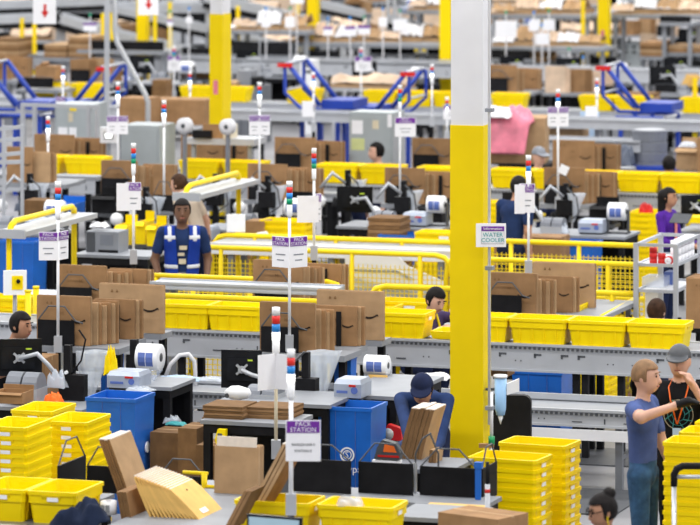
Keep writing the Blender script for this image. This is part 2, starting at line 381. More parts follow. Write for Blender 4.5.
def pole(px, py_bot, py_light, Y, label, segs=('lamp_white', 'lamp_blue', 'lamp_red', 'white'), sign=None, lr=.026, lseg=.042, pr=.013, foot=True, mat='white', lean=None):
    """sign = list of panels (row, width, height, angle, header flag, big)"""
    zb, zl = Z(py_bot, Y), Z(py_light, Y)
    t = thing('station_light_pole', label, 'light pole', G(px, Y, zb), 0)
    hh = zl - zb
    n = len(segs)
    top = hh - n * lseg
    MB().cyl((0, 0, 0), pr, top - .10, n=8).obj('pole', mat, t, True)
    MB().lathe((0, 0, top - .12), [(pr, 0), (lr * .92, .03), (lr * .92, .118)], 10).obj('light_base', 'white', t, True)
    lamp_segs(t, top, lr, lseg, segs)
    if zb > .05: MB().box(-.022, .022, -.0, .044, -zb, -.02).obj('lower_post', 'black', t)
    if foot: MB().box(-.035, .035, -.02, .03, -.02, .12).obj('clamp', 'grey_light', t)
    for p in (sign or []):
        row, wd, ht, ang, head = p[:5]
        sign_panel(t, Z(row, Y) - zb, wd, ht, math.radians(ang), head, S(Y) > 60, True, p[6] if len(p) > 6 else 0.0, len(p) > 5 and p[5], p[7] if len(p) > 7 else 0.0)
    return t
GRN = ('lamp_green', 'lamp_blue', 'lamp_red', 'white')
LIT = ('lamp_white', 'lamp_blue', 'lamp_red', 'white')

# --- conveyors
def conveyor(Y0, px0, px1, ztop, depth, ph, label, legs=(), slots=True, belt='steel_dark', lower=False, panel='grey_light', cat='conveyor', zbase=0.0):
    Ya = L(px0, Y0); a = G(px0, Ya, 0); Yb = L(px1, Y0); b = G(px1, Yb, 0); ln = (b - a).length
    t = thing('roller_conveyor', label, cat, a)
    MB().box(0, ln, 0, .03, ztop - ph, ztop).box(0, ln, -.014, 0, ztop - .022, ztop).box(0, ln, -.014, 0, ztop - ph, ztop - ph + .02).obj('side_panel', panel, t)
    MB().box(0, ln, depth - .03, depth, ztop - ph, ztop).obj('side_panel', panel, t)
    MB().box(0, ln, .03, depth - .03, ztop - .08, ztop - .012).obj('belt', belt, t)
    if slots:
        mb = MB(); x = .1; r = random.Random(int(Y0 * 10))
        while x < ln - .1:
            k = r.random()
            if k < .25: mb.box(x, x + .07, -.004, .001, ztop - ph * .42, ztop - ph * .35); mb.box(x, x + .02, -.004, .001, ztop - ph * .5, ztop - ph * .35)
            elif k < .6: mb.cyl((x, -.004, ztop - ph * .62), .007, .005, 'y', 6).cyl((x + .05, -.004, ztop - ph * .62), .007, .005, 'y', 6)
            elif k < .8: mb.box(x, x + .012, -.004, .001, ztop - ph * .8, ztop - ph * .5)
            else: mb.box(x, x + .09, -.004, .001, ztop - ph * .74, ztop - ph * .69)
            x += r.uniform(.13, .3)
        o = mb.obj('slots', 'dark_grey', t); o['kind'] = 'stuff'
        mb = MB(); x = 0
        while x < ln: mb.box(x, x + .022, -.0165, -.001, ztop - .05, ztop - .03); x += .044
        o = mb.obj('roller_track', 'dark_grey', t); o['kind'] = 'stuff'
    for px in legs:
        x = (G(px, L(px, Y0)) - a).length
        MB().box(x - .03, x + .03, .02, .08, zbase, ztop - ph).box(x - .03, x + .03, depth - .08, depth - .02, zbase, ztop - ph).box(x - .02, x + .02, .08, depth - .08, zbase + .25, zbase + .29).obj('leg', 'steel_dark' if not lower else 'black', t)
    return t
# --- guard rails
def rail(Y0, px0, px1, z, label, posts=(), mesh=True, mid=True, round0=False, round1=False, r=.028, mdir='u', cell=.05, zmesh=None, meshmat='yellow_paint', zlow=.12):
    Ya = L(px0, Y0); a = G(px0, Ya, 0)
    if mdir == 'u': b = G(px1, L(px1, Y0), 0); ln = (b - a).length; rz = -TH
    else: ln = px1; rz = -TH + math.pi / 2
    t = thing('guard_rail', label, 'guard rail', a, rz)
    pts = []
    if round0: pts += [(0, 0, .0), (0, 0, z - .22), (.02, 0, z - .1), (.08, 0, z - .025), (.18, 0, z)]
    else: pts += [(0, 0, z)]
    if round1: pts += [(ln - .18, 0, z), (ln - .08, 0, z - .025), (ln - .02, 0, z - .1), (ln, 0, z - .22), (ln, 0, 0)]
    else: pts += [(ln, 0, z)]
    MB().tube(pts, r, 8).obj('top_rail', 'yellow_paint', t, True)
    xs = [(G(p, L(p, Y0)) - a).length for p in posts] if mdir == 'u' else list(posts)
    for x in xs: MB().cyl((x, 0, 0), r * .9, z, n=8).obj('post', 'yellow_paint', t, True)
    if mid: MB().cyl((0, 0, z * .5), r * .8, ln, 'x', 8).obj('mid_rail', 'yellow_paint', t, True)
    if mesh:
        zm = zmesh or z - .12; mb = MB(); x = 0
        while x <= ln: mb.box(x - .004, x + .004, .0, .008, zlow, zm); x += cell
        q = zlow
        while q <= zm + .001: mb.box(0, ln, .0, .008, q - .004, q + .004); q += cell
        o = mb.obj('wire_mesh', meshmat, t); o['kind'] = 'stuff'
    return t
def column(px0, px1, pxs, Y, zy, label, top=10.5, mark=None):
    """square column: front face px0..px1, right side face px1..pxs, yellow up to zy"""
    w_ = (px1 - px0) / S(Y) / UX; p = G(px0, Y, 0)
    o = thing('steel_column', label, 'column', p); o['kind'] = 'structure'
    d = w_ if pxs is None else (pxs - px1) / S(Y) / math.sin(TH)
    MB().box(-.006, w_ + .006, -.006, d + .006, 0, zy).obj('yellow_sleeve', 'yellow_col', o)
    MB().box(0, w_, 0, d, zy, top).obj('shaft', 'white_paint', o)
    if mark: MB().box(w_ * .3, w_ * .65, -.012, -.006, Z(mark[1], Y), Z(mark[0], Y)).obj('notice', 'pink', o)
    return o
def table(px0, py, px1, Y, dep, label, top='grey', leg='black', zt=None, shelf=True, name='packing_table', apron=.07):
    p = W(px0, py, Y); w_ = (px1 - px0) / S(Y) / UX; z = p.z
    t = thing(name, label, 'table', (p.x, p.y, 0))
    MB().box(0, w_, 0, dep, z - .03, z).obj('table_top', top, t)
    MB().box(.02, w_ - .02, .02, dep - .02, z - .03 - apron, z - .03).obj('apron', leg, t)
    for x in (.02, w_ - .08):
        for y in (.02, dep - .08): MB().box(x, x + .06, y, y + .06, 0, z - .03 - apron).obj('leg', leg, t)
    MB().box(.03, w_ - .03, dep - .05, dep - .03, .06, z - .03 - apron).obj('shade_panel', 'black', t)  # black sheet added to imitate the deep shade under the table
    if shelf: MB().box(.03, w_ - .03, .03, dep - .06, z * .32, z * .32 + .03).obj('lower_shelf', leg, t)
    return t, z
def blue_bin(px0, py_top, px1, Y, dep, label, logo=True, z=None, logo_at=None, zb=0.0):
    p = W(px0, py_top, Y); w_ = (px1 - px0) / S(Y) / UX; h = p.z - zb
    t = thing('packing_bin', label, 'bin', (p.x, p.y, zb))
    k = .012
    mb = MB()
    mb.loops([[(0.02, .02, 0), (w_ - .02, .02, 0), (w_ - .02, dep - .02, 0), (.02, dep - .02, 0)], [(0, 0, h), (w_, 0, h), (w_, dep, h), (0, dep, h)],
              [(k, k, h), (w_ - k, k, h), (w_ - k, dep - k, h), (k, dep - k, h)], [(.03, .03, h - .35), (w_ - .03, .03, h - .35), (w_ - .03, dep - .03, h - .35), (.03, dep - .03, h - .35)]])
    mb.obj('bin_wall', 'blue', t)
    MB().box(-.006, w_ + .006, -.008, 0.001, h - .03, h).box(w_, w_ + .008, 0, dep, h - .03, h).obj('rim', 'blue', t)
    MB().box(w_ * .33, w_ * .335, -.004, .02, .02, h - .03).box(w_ * .7, w_ * .705, -.004, .02, .02, h - .03).obj('fold_line', 'print_blue', t)
    if logo:
        lx, lz = logo_at or (w_ * .5, h * .40)
        R = MB().lathe((lx, -.004, lz + .16), [(.062, 0), (.062, -.002), (.048, -.002), (.048, 0)], 24, 'y', False, False).obj('emblem', 'white', t)
        MB().lathe((lx, -.004, lz + .16), [(.038, 0), (.038, -.002), (.030, -.002), (.030, 0)], 20, 'y', False, False).obj('emblem', 'white', t)
        text_on(t, 'S', .07, 'white', (lx, -.012, lz + .16)); text_on(t, 'STOROpack', .088, 'white', (lx - .02, -.012, lz + .045))
    return t
def monitor(px0, py0, px1, py1, Y, label, rz=0.0, arm=None, armp=None, screen_side=False):
    """rear of a monitor (or its screen when screen_side) spanning picture box"""
    s = S(Y); w_ = (px1 - px0) / s; h = (py1 - py0) / s; p = W((px0 + px1) / 2, py1, Y)
    t = thing('monitor', label, 'monitor', p, rz)
    MB().box(-w_ / 2, w_ / 2, 0, .02, 0, h).box(-w_ * .35, w_ * .35, -.025, 0, h * .2, h * .8).obj('housing', 'black_gloss', t)
    if screen_side: MB().box(-w_ / 2 + .012, w_ / 2 - .012, -.028, -.025, .02, h - .012).obj('screen', 'screen', t)
    else:
        MB().box(w_ * .16, w_ * .28, -.0275, -.025, h * .72, h * .76).obj('badge', 'lime', t)
        mb = MB(); c = (w_ * .02, h * .5)
        mb.bar((c[0] - .045, -.035, c[1] + .04), (c[0] + .045, -.035, c[1] - .04), .02, .018).bar((c[0] - .045, -.035, c[1] - .04), (c[0] + .045, -.035, c[1] + .04), .02, .018).cyl((c[0], -.06, c[1]), .03, .03, 'y', 10)
        mb.obj('mount_plate', 'grey_light', t)
        if arm:
            pts = [(c[0], -.06, c[1])] + [tuple(q) for q in arm]
            MB().tube(pts, .018, 8).obj('swing_arm', 'grey_light', t, True)
            MB().cyl((pts[-1][0], pts[-1][1], pts[-1][2] - .16), .028, .2, n=8).obj('arm_joint', 'grey_light', t, True)
    return t
def roll(px, py, Y, r, wd, label, rz=None, core='dark_grey', mat='white', printed=True, stand=True, cat='roll'):
    """packing film roll, axis along the line; px,py = centre"""
    p = W(px, py, Y); t = thing('film_roll', label, cat, p, rz)
    MB().lathe((-wd / 2, 0, 0), [(r * .3, 0), (r * .97, 0), (r, .006), (r, wd - .006), (r * .97, wd), (r * .3, wd)], 20, 'x', False, False).obj('film', mat, t, True)
    MB().lathe((-wd / 2 - .003, 0, 0), [(r * .12, 0), (r * .32, 0), (r * .32, wd + .006), (r * .12, wd + .006)], 12, 'x', True, True).obj('core', core, t, True)
    if printed:
        for q in (-.25, .1):
            mb = MB(); R = []
            for k in range(5):
                a = math.radians(200 + k * 13 + (q + .25) * 20); R.append([(q * wd - .02, math.cos(a) * -(r + .001) * -1, -math.sin(a) * (r + .001) * -1), (q * wd + .035, math.cos(a) * (r + .001), math.sin(a) * (r + .001))])
            mb.v = []; mb.f = []
            mb.grid([[(q * wd - .02, -math.cos(math.radians(a)) * (r + .002), math.sin(math.radians(a)) * (r + .002)), (q * wd + wd * .22, -math.cos(math.radians(a)) * (r + .002), math.sin(math.radians(a)) * (r + .002))] for a in (-35, -15, 5, 25)])
            mb.obj('printed_mark', 'print_blue', t, fix=False)
    return t
def cushion_machine(px0, py0, px1, py1, Y, label, dep=.28):
    p = W(px0, py1, Y); s = S(Y); w_ = (px1 - px0) / s / UX; h = (py1 - py0) / s
    p.z += .022; t = thing('air_cushion_machine', label, 'machine', p)
    MB().loops([[(0, 0, 0), (w_, 0, 0), (w_, dep, 0), (0, dep, 0)], [(0, 0, h * .75), (w_, 0, h * .75), (w_, dep, h * .75), (0, dep, h * .75)], [(.015, .03, h), (w_ - .015, .03, h), (w_ - .015, dep - .02, h), (.015, dep - .02, h)]]).obj('housing', 'silver_blue', t)
    MB().cyl((w_ * .75, -.004, h * .42), h * .2, .006, 'y', 14).obj('dial', 'print_blue', t)
    MB().box(w_ * .55, w_ * .8, -.005, .001, h * .62, h * .74).obj('badge', 'red', t)
    MB().box(w_ * .1, w_ * .5, -.005, .001, h * .25, h * .4).obj('badge', 'print_blue', t)
    MB().box(.01, w_ - .01, .02, dep - .03, -.02, 0).obj('base', 'dark_grey', t)
    return t
def label_printer(px0, py0, px1, py1, Y, label, lid='grey_mid', body='grey_light', dep=.25):
    p = W(px0, py1, Y); s = S(Y); w_ = (px1 - px0) / s / UX; h = (py1 - py0) / s
    t = thing('label_printer', label, 'printer', p)
    MB().box(0, w_, 0, dep, 0, h * .45).obj('body', body, t)
    R = []
    for x in (0, w_ * .46):
        R.append([(x, dep / 2 - dep / 2 * math.cos(math.radians(a)), h * .45 + h * .55 * math.sin(math.radians(a))) for a in (0, 25, 50, 75, 90, 105, 130, 155, 180)])
    MB().loops(R).obj('lid', lid, t, False)
    R = [[(x + w_ * .52, y, z) for x, y, z in r] for r in [[(q[0] * 1.0, q[1], q[2]) for q in rr] for rr in R]]
    MB().loops(R).obj('lid', lid, t, False)
    return t
def carton(px0, py0, px1, py1, Y, dep, label, mat='kraft', rz=None, open_=False, tape=True, name='carton', cat='carton'):
    """closed carton: front face spans picture box (lower-left px0,py1)"""
    p = W(px0, py1, Y); s = S(Y); rzz = -TH if rz is None else rz; w_ = (px1 - px0) / s / math.cos(rzz); h = (py1 - py0) / s
    t = thing(name, label, cat, p, rzz)
    if open_:
        k = .01
        MB().loops([[(0, 0, 0), (w_, 0, 0), (w_, dep, 0), (0, dep, 0)], [(0, 0, h), (w_, 0, h), (w_, dep, h), (0, dep, h)], [(k, k, h), (w_ - k, k, h), (w_ - k, dep - k, h), (k, dep - k, h)], [(k, k, .02), (w_ - k, k, .02), (w_ - k, dep - k, .02), (k, dep - k, .02)]]).obj('body', mat, t)
        MB().loops([[(0, 0, h), (w_, 0, h), (w_, -.008, h), (0, -.008, h)], [(0, -h * .25, h * .86), (w_, -h * .25, h * .86), (w_, -h * .25 - .008, h * .85), (0, -h * .25 - .008, h * .85)]]).obj('flap', mat, t)
        MB().box(0, w_, dep, dep + .008, h, h + h * .4).obj('flap', mat, t)
    else:
        MB().box(0, w_, 0, dep, 0, h).obj('body', mat, t)
        if tape: MB().box(-.001, w_ + .001, dep * .46, dep * .54, h * .9, h + .002).obj('seam_tape', 'kraft_light' if mat != 'kraft_light' else 'kraft', t)
    return t
def cloth(px, py, Y, sx, sy, hgt, label, mat, name, cat, seed=1, rz=None, res=14, drop=0.0, pw=.45, soft=False):
    """crumpled soft heap: height field with folds, thickness by solidify"""
    p = W(px, py, Y); r = random.Random(seed); ph = [(r.uniform(3, 9), r.uniform(3, 9), r.uniform(0, 6)) for _ in range(5)]
    def hf(a, b):
        e = max(0, 1 - (a * a) ** 1.6 - (b * b) ** 1.6)
        if soft: return hgt * (e ** pw) * (.62 + .16 * math.sin(ph[0][0] * a + ph[0][1] * b) + .13 * math.sin(ph[1][0] * a * 1.6 - ph[1][1] * b * 1.4 + 1) + .09 * math.sin(11 * a + 7 * b) + .3 * a) + .004
        return hgt * (e ** pw) * (.42 + .5 * (1 - abs(math.sin(ph[0][0] * .6 * a + ph[0][1] * .6 * b + ph[0][2]))) + .35 * (1 - abs(math.sin(ph[1][0] * a - ph[1][1] * b + ph[1][2]))) - .12 * math.sin(ph[2][0] * a + ph[2][1] * b)) + .004
    n = res; top = []
    for i in range(n + 1):
        row = []
        for j in range(n + 1):
            a = -1 + 2 * i / n; b = -1 + 2 * j / n
            k = 1 - .12 * (a * a * b * b) + .06 * math.sin(5 * a + ph[3][2]) * b + .06 * math.sin(4 * b + ph[4][2]) * a
            z = hf(a, b)
            if drop and b < -.55: z -= drop * ((-.55 - b) / .45)
            row.append((a * sx * k, b * sy * k, z))
        top.append(row)
    mb = MB(); mb.grid(top)
    o = mb.obj(name, mat, None, True, p, -TH if rz is None else rz, fix=True)
    md = o.modifiers.new('t', 'SOLIDIFY'); md.thickness = .008; md.offset = -1
    md = o.modifiers.new('s', 'SUBSURF'); md.levels = 1; md.render_levels = 1
    return tag(o, label, cat)
# ---------------------------------------------------------------- the hall: floor, far wall, mats, columns
struct(MB().box(-90, 90, 8, 170, -.2, 0).obj('floor', 'concrete'))
struct(MB().box(-90, 90, 168, 168.3, 0, 14).obj('wall_back', 'white_paint'))
def floor_mat_piece(px0, Ya, px1, Yb, label):
    a = G(px0, Ya); w_ = (G(px1, L(px1, Ya * (1 + (px0 - 350) / F * TT))) - a).length
    o = MB().box(0, w_, 0, Yb, 0, .012).obj('floor_mat', 'dark_grey', None, False, (a.x, a.y, 0), -TH); tag(o, label, 'mat'); return o
floor_mat_piece(552, 38.75, 650, .95, 'dark rubber mat lying under the lower conveyor near the seated stool')
floor_mat_piece(540, 36.2, 614, 1.25, 'dark rubber mat on the aisle floor behind the woman with glasses')
column(451, 482.4, 490.5, 35.2, Z(125, 35.2), 'large yellow and white steel column standing in the middle foreground')
t = thing('conduit_pipe', 'thin white conduit pipe running up the right edge of the large column', 'pipe', G(489.3, 35.0))
MB().cyl((0, 0, .9), .012, 9, n=8).obj('tube', 'white_paint', t, True)
for z in (Z(410, 35), Z(270, 35), Z(112, 35), Z(480, 35)): MB().box(-.03, .03, -.02, .05, z, z + .03).obj('clip', 'grey', t)
column(210, 222.5, 230, 58.0, Z(14, 58), 'yellow and white steel column left of the middle with pink notice', mark=(80, 94))
column(440, 450, 455, 76, 3.3, 'yellow column half hidden behind the large foreground column')
column(598, 607.5, 611, 78.2, 3.6, 'yellow column at upper right behind the blue tilting frame', mark=(30, 38))
column(307.5, 316.5, 319.5, 77.9, 3.6, 'slim yellow column at top centre beyond the inclined conveyors')
column(137, 146, 149, 77.7, 3.6, 'yellow column at upper left below the small arrow board')
column(541, 548, 550.5, 79.4, 3.6, 'far yellow column at top right above the white cards')
t = thing('water_cooler_sign', 'white notice reading WATER COOLER on the side of the large column', 'sign', W(476, 247, 34.95), 0)
w_ = 30 / S(34.95); h_ = 23.5 / S(34.95)
MB().box(0, w_, 0, .012, 0, h_).obj('board', 'paper', t)
MB().box(w_ * .18, w_ * .94, -.003, 0, h_ * .68, h_ * .88).obj('header', 'purple', t)
text_on(t, 'Information', .032, 'white', (w_ * .56, -.0045, h_ * .78)); text_on(t, 'WATER\nCOOLER', .047, 'teal', (w_ * .56, -.003, h_ * .40))
MB().box(w_ * .18, w_ * .94, -.002, 0, h_ * .13, h_ * .145).box(w_ * .18, w_ * .186, -.002, 0, h_ * .13, h_ * .68).box(w_ * .934, w_ * .94, -.002, 0, h_ * .13, h_ * .68).obj('border_line', 'grey', t)

# ---------------------------------------------------------------- conveyors and rails of the middle lines
ZB = Z(342, 39.64 / (1 + 140 / F * TT))
conveyor(39.64, -60, 735, ZB, .62, .25, 'long grey roller conveyor carrying yellow totes behind the large column', legs=(20, 180, 390, 575, 584, 620, 720), lower=True)
ZA2 = .68
t = conveyor(38.0, -60, 662, ZA2, .55, .15, 'low grey takeaway conveyor running under the packing tables', legs=(30, 170, 330, 480, 618), belt='grey')
MB().box(0, 14.0 * 0 + (G(662, L(662, 38.0)) - G(-60, L(-60, 38.0))).length, -.03, .0, ZA2 - .26, ZA2 - .17).obj('skirt', 'white_paint', t)
MB().box(0, (G(662, L(662, 38.0)) - G(-60, L(-60, 38.0))).length, .5, .53, ZA2, ZA2 + .05).obj('guide_edge', 'steel', t)
conveyor(29.25, -60, 66, Z(522.5, L(30, 29.4)), .66, .25, 'grey conveyor at the bottom left edge carrying the nearest totes', legs=(-20, 50))
conveyor(29.25, 225, 460, Z(522.5, L(30, 29.4)), .5, .25, 'grey conveyor below the bottom picture edge under the sign', legs=(240, 420))
conveyor(54.3, -60, 760, 1.0, .6, .22, 'grey roller conveyor with yellow totes on the second pack line', legs=(20, 200, 330, 480, 620), lower=True)
conveyor(67.4, -60, 760, .98, .6, .22, 'grey conveyor behind the blue tilting frames with yellow totes', legs=(60, 250, 420, 650), slots=False, lower=True)
# totes riding on the middle conveyor
tote_row(181, 233, 2, 329, 39.62, 'on the middle conveyor left of the signal pole', 'totes on the middle conveyor', '')
tote(UV(G(396, L(396, 39.62), ZB), 0, TD / 2), 'yellow tote on the middle conveyor beside the man bending over', None, 'totes on the middle conveyor')
o = MB().loops([[(0, 0, 0), (.34, 0, 0), (.34, .3, 0), (0, .3, 0)], [(-.02, -.02, .07), (.36, -.02, .07), (.36, .32, .07), (-.02, .32, .07)], [(0, 0, .07), (.34, 0, .07), (.34, .3, .07), (0, .3, .07)], [(.02, .02, .01), (.32, .02, .01), (.32, .28, .01), (.02, .28, .01)]]).obj('tray', 'yellow', None, False, UV(G(430, L(430, 39.62), ZB), 0, .08), -TH); tag(o, 'low yellow tray on the middle conveyor before the bending man', 'tray')
tote_row(478, 655, 4, 342, 39.62, 'on the middle conveyor right of the large column', 'totes on the middle conveyor', '')
# far conveyors
for i, (a, b) in enumerate([(18, 104), (176, 262), (314, 400), (415, 458), (488, 574), (572, 744)]):
    n = max(1, round((b - a) / 43)); nm = ['beside the ladder frame at left', 'between the left column and the centre boxes', 'near the man looking aside', 'beside the large column', 'behind the man in the blue shirt', 'behind the woman in purple'][i]
    for k in range(n):
        px = a + 22 + k * 43; tote(UV(G(px, L(px, 54.4), 1.0), 0, TD / 2), ORD[k] + ' yellow tote on the second pack line ' + nm, None, 'totes on the second pack line', '')
for i, (a, b, nm) in enumerate([(28, 64, 'left of the blue tipper'), (68, 104, 'under the blue tipper'), (178, 252, 'either side of the left column'), (284, 318, 'behind the blue tipper at centre'), (362, 450, 'behind the grey cabinet'), (490, 506, 'just right of the large column'), (578, 640, 'behind the right blue tipper'), (680, 716, 'at the right picture edge')]):
    n = max(1, round((b - a) / 35))
    for k in range(n):
        px = a + 17 + k * 35; tote(UV(G(px, L(px, 67.45), .98), 0, TD / 2), ORD[k] + ' yellow tote on the far conveyor ' + nm, None, 'totes on the far conveyor', '')
# guard rails
RZ = 1.07
rail(47.2, 212, 470, Z(241, L(400, 47.2)), 'yellow guard rail with mesh in front of the second pack line', posts=(255, 336, 402, 460), round0=True)
rail(45.9, 205, 452, Z(254, L(400, 45.9)), 'yellow guard rail with wire mesh left of the large column', posts=(221, 352, 420), round1=True)
rail(45.9, 446, 480, Z(254, L(400, 45.9)), 'short yellow guard rail section next to the large column', posts=(460,), round0=True)
conveyor(46.7, 208, 470, Z(249, L(400, 46.7)), .5, .12, 'covered pale conveyor running between two yellow guard rails', legs=(230, 330, 440), slots=False, belt='grey_light', panel='white_paint')
rail(42.4, 150, 345, Z(281, L(300, 42.4)), 'yellow guard rail in front of the man in the blue vest', posts=(156, 193, 250), round1=True)
rail(42.2, 334, 350, Z(288, L(340, 42.2)), 'curved yellow rail end behind the cartons at centre', posts=(), round1=True, mesh=False)
rail(42.2, 368, 470, Z(287, L(400, 42.2)), 'yellow guard rail behind the man bending over', posts=(380,), round0=True, mesh=False)
rail(47.2, 488, 645, Z(243, L(560, 47.2)), 'yellow guard rail with mesh behind the boxes right of the large column', posts=(511, 579), meshmat='yellow_paint')
rail(45.6, 488, 645, Z(262, L(560, 45.6)), 'second yellow guard rail in front of the blue bins at right', posts=(541, 608), meshmat='yellow_paint')
rail(44.0, 560, 640, Z(293, L(600, 44.0)), 'lower yellow guard rail beside the shelf cart', posts=(578, 612), mesh=True)
t = thing('sloping_handrail', 'yellow sloping handrail beside the shelf cart at right', 'handrail', W(601, 318, 42.0), 0)
d_ = W(636, 299, 43.6) - W(601, 318, 42.0)
MB().tube([(0, 0, -.0), d_], .03, 8).obj('tube', 'yellow_paint', t, True)
MB().cyl((0, 0, -(Z(318, 42))), .025, Z(318, 42), n=8).cyl((d_.x, d_.y, -(Z(318, 42))), .025, Z(318, 42) + d_.z, n=8).obj('post', 'yellow_paint', t, True)
# ramp sheet of pale panels between the rails
t = thing('ramp_panel', 'pale sheet-metal ramp side panel behind the wire mesh rail', 'panel', W(345, 287, 46.3), 0)
MB().prism([(0, 0), (1.05, 0), (1.05, .05), (.66, .22), (.52, .36), (0, .36)], 0, .06).obj('panel', 'white_paint', t)
MB().tube([(0, -.02, .20), (.55, -.02, .18), (.70, -.02, .09)], .018, 6).obj('hand_bar', 'steel', t, True)
MB().box(0, 1.05, 0, .05, -Z(287, 46.3), 0).obj('lower_panel', 'grey_light', t)
conveyor(41.3, 150, 335, Z(285, L(250, 41.3)), .3, .07, 'pale cover strip below the guard rail of the vest man', legs=(165, 320), slots=False, belt='grey_light', panel='grey_light')
rail(40.85, 150, 335, Z(299, L(250, 40.85)), 'lower yellow rail tube just behind the left totes', posts=(154, 330), mesh=False, mid=False)
# ---------------------------------------------------------------- nearest line: tables, dividers, cartons, envelopes, totes
tote_row(0, 51, 2, 522, 29.43, 'standing on the nearest conveyor by the dark jacket', 'nearest totes at bottom left', 'w', along=False)
for px, nm in ((271, 'half hidden behind the monitor on the nearest conveyor'), (354, 'with a packet inside on the nearest conveyor')):
    tote(UV(G(px, L(px, 29.43), Z(522.5, L(30, 29.4))), 0, TD / 2), 'yellow tote ' + nm, None, 'nearest totes at bottom centre', 'e')
p_ = UV(G(345, L(345, 29.43), Z(522.5, L(30, 29.4)) + .12), 0, TD / 2)
cloth(350, 506, 29.5, .10, .07, .07, 'crumpled white plastic packet inside the nearest tote', 'film', 'plastic_packet', 'packet', 5)
# stacks at the left edge
tote_stack(4, 427, 33.4, 'the left stack nearest the camera', along=False, marks='w', group='tote stacks at the left edge')
tote_stack(65, 422, 34.2, 'the stack behind the dark jacket', along=False, marks='w', group='tote stacks at the left edge')
tote_stack(31, 411, 35.4, 'the rear left stack at the picture edge', along=False, marks='w', group='tote stacks at the left edge')
# stacks right of the black dividers
tote_stack(501, 459, 32.2, 'the front stack beside the black dividers', rz=-math.radians(23), marks='e', group='tote stacks at bottom right')
tote_stack(531, 444.5, 32.95, 'the back stack beside the black dividers', rz=-math.radians(23), marks='e', group='tote stacks at bottom right')
# stacks at the right edge
tote_stack(699, 444, 31.5, 'the right-edge stack in front of the man in black', marks='', group='tote stacks at the right edge')
tote_stack(714, 434, 32.2, 'the middle right-edge stack beside the man in black', marks='', group='tote stacks at the right edge')
tote_stack(729, 424, 32.9, 'the rear right-edge stack beside the man in black', marks='', group='tote stacks at the right edge')
# packing table at bottom left with its dividers, envelopes and cartons
t, zt = table(82, 537, 292, 29.5, 2.5, 'grey packing table carrying the padded envelopes at bottom left')
table(53, 508, 79, 30.75, .7, 'narrow grey table under the edge-on divider at bottom left', shelf=False)
bracket(58, 503, 81, 491, .26, 30.95, 'black divider turned edge-on beside the dark jacket', side=True, hoop=.6)
bracket(87, 492, 125, 492, .19, 31.2, 'black divider with wire hoop behind the dark jacket', hoop=.7)
cloth(81, 521, 29.8, .185, .18, .17, 'dark navy jacket thrown over the table corner at bottom left', 'jacket_cloth', 'jacket', 'jacket', 4, drop=.05, pw=.75, res=22, soft=True)
t = thing('label_roll', 'white roll of labels on the table beside the dark jacket', 'label roll', W(108.5, 514, 30.35))
MB().lathe((0, 0, 0), [(.022, 0), (.058, 0), (.058, .09), (.022, .09)], 20, 'z', False, False).obj('paper', 'paper', t, True)
MB().cyl((0, 0, .002), .024, .08, n=14).obj('core', 'kraft', t, True)
for a in (-.035, 0.0): MB().box(a, a + .028, -.0605, -.052, .02, .07).obj('printed_label', 'grey', t)
side_bundle(124, 512, 30.75, .42, .49, 4, .021, 'the tall bundle leaning left at bottom left', -.35, ('kraft_light', 'kraft_dark'), tip='kraft_white', bend=-.02)
side_bundle(122, 523, 30.3, .33, .21, 4, .019, 'the short bundle beside the label roll', -.2, ('kraft', 'kraft_dark'))
p0 = W(152, 521, 30.3); NE = 13
for i in range(NE):
    ln = math.radians(-24 - 23 * i / (NE - 1)); hh = .325
    p = UV(p0, .0305 * i, 0.0)
    o = inst('padded_envelope', cached('env', lambda: MB().loops([[(-.002, 0, 0), (.006, 0, 0), (.006, .46, 0), (-.002, .46, 0)], [(-.009, .0, .1), (.012, .0, .1), (.012, .46, .1), (-.009, .46, .1)], [(-.009, .0, .24), (.012, .0, .24), (.012, .46, .24), (-.009, .46, .24)], [(-.001, .0, .325), (.004, .0, .325), (.004, .46, .325), (-.001, .46, .325)]]).mesh('padded_envelope', 'envelope')), None, p)
    o.rotation_euler = Euler((0, ln, 0)).to_matrix().to_euler(); M = Matrix.Rotation(-TH, 4, 'Z') @ Matrix.Rotation(ln, 4, 'Y'); o.rotation_euler = M.to_euler()
    tag(o, ('leftmost' if i == 0 else 'rightmost' if i == NE - 1 else ORD[i] + '-from-left') + ' yellow padded envelope in the leaning row on the table', 'envelope', 'padded envelopes on the packing table')
    inst('flap_strip', cached('envflap', lambda: MB().box(-.002, .005, .01, .45, .325, .335).mesh('flap_strip', 'kraft_white')), o)
    inst('printed_mark', cached('envmark', lambda: MB().box(.0125, .0135, .2, .225, .262, .274).mesh('printed_mark', 'kraft_dark')), o)
    if i == NE - 1: MB().box(.0122, .0135, .12, .24, .06, .1).obj('label', 'paper', o)
fc_ = bundle(214, 512, 31.3, .335, .47, 5, .022, 'the upright bundle with pale top flaps on the table', ('kraft_light',), prints=False)
MB().box(-.15, .15, 0, .012, .47, .54).obj('carton_flap', 'kraft_white', fc_)
side_bundle(238, 527, 29.75, .30, .56, 3, .030, 'the shade-darkened bundle leaning right behind the monitor', .55, ('kraft_dark', 'kraft_light'), tip='kraft_white', bend=-.05)  # dark board colour paints in the shadow on the left face
side_bundle(224, 529, 29.4, .24, .26, 2, .030, 'the short shade-darkened bundle leaning right by the monitor', .5, ('kraft_dark', 'kraft'))  # same shadow tone painted into the shorter boards
bracket(270, 517, 287, 510, .21, 30.2, 'dark divider turned edge-on beside the signal pole', side=True, hoop=.2, mat='dark_grey')
bracket(159, 494, 206, 496, .14, 31.75, 'black divider with wire hoop behind the padded envelopes', hoop=.85)
t = thing('yellow_stand', 'small yellow tube frame behind the padded envelopes', 'frame', W(183, 500, 31.6))
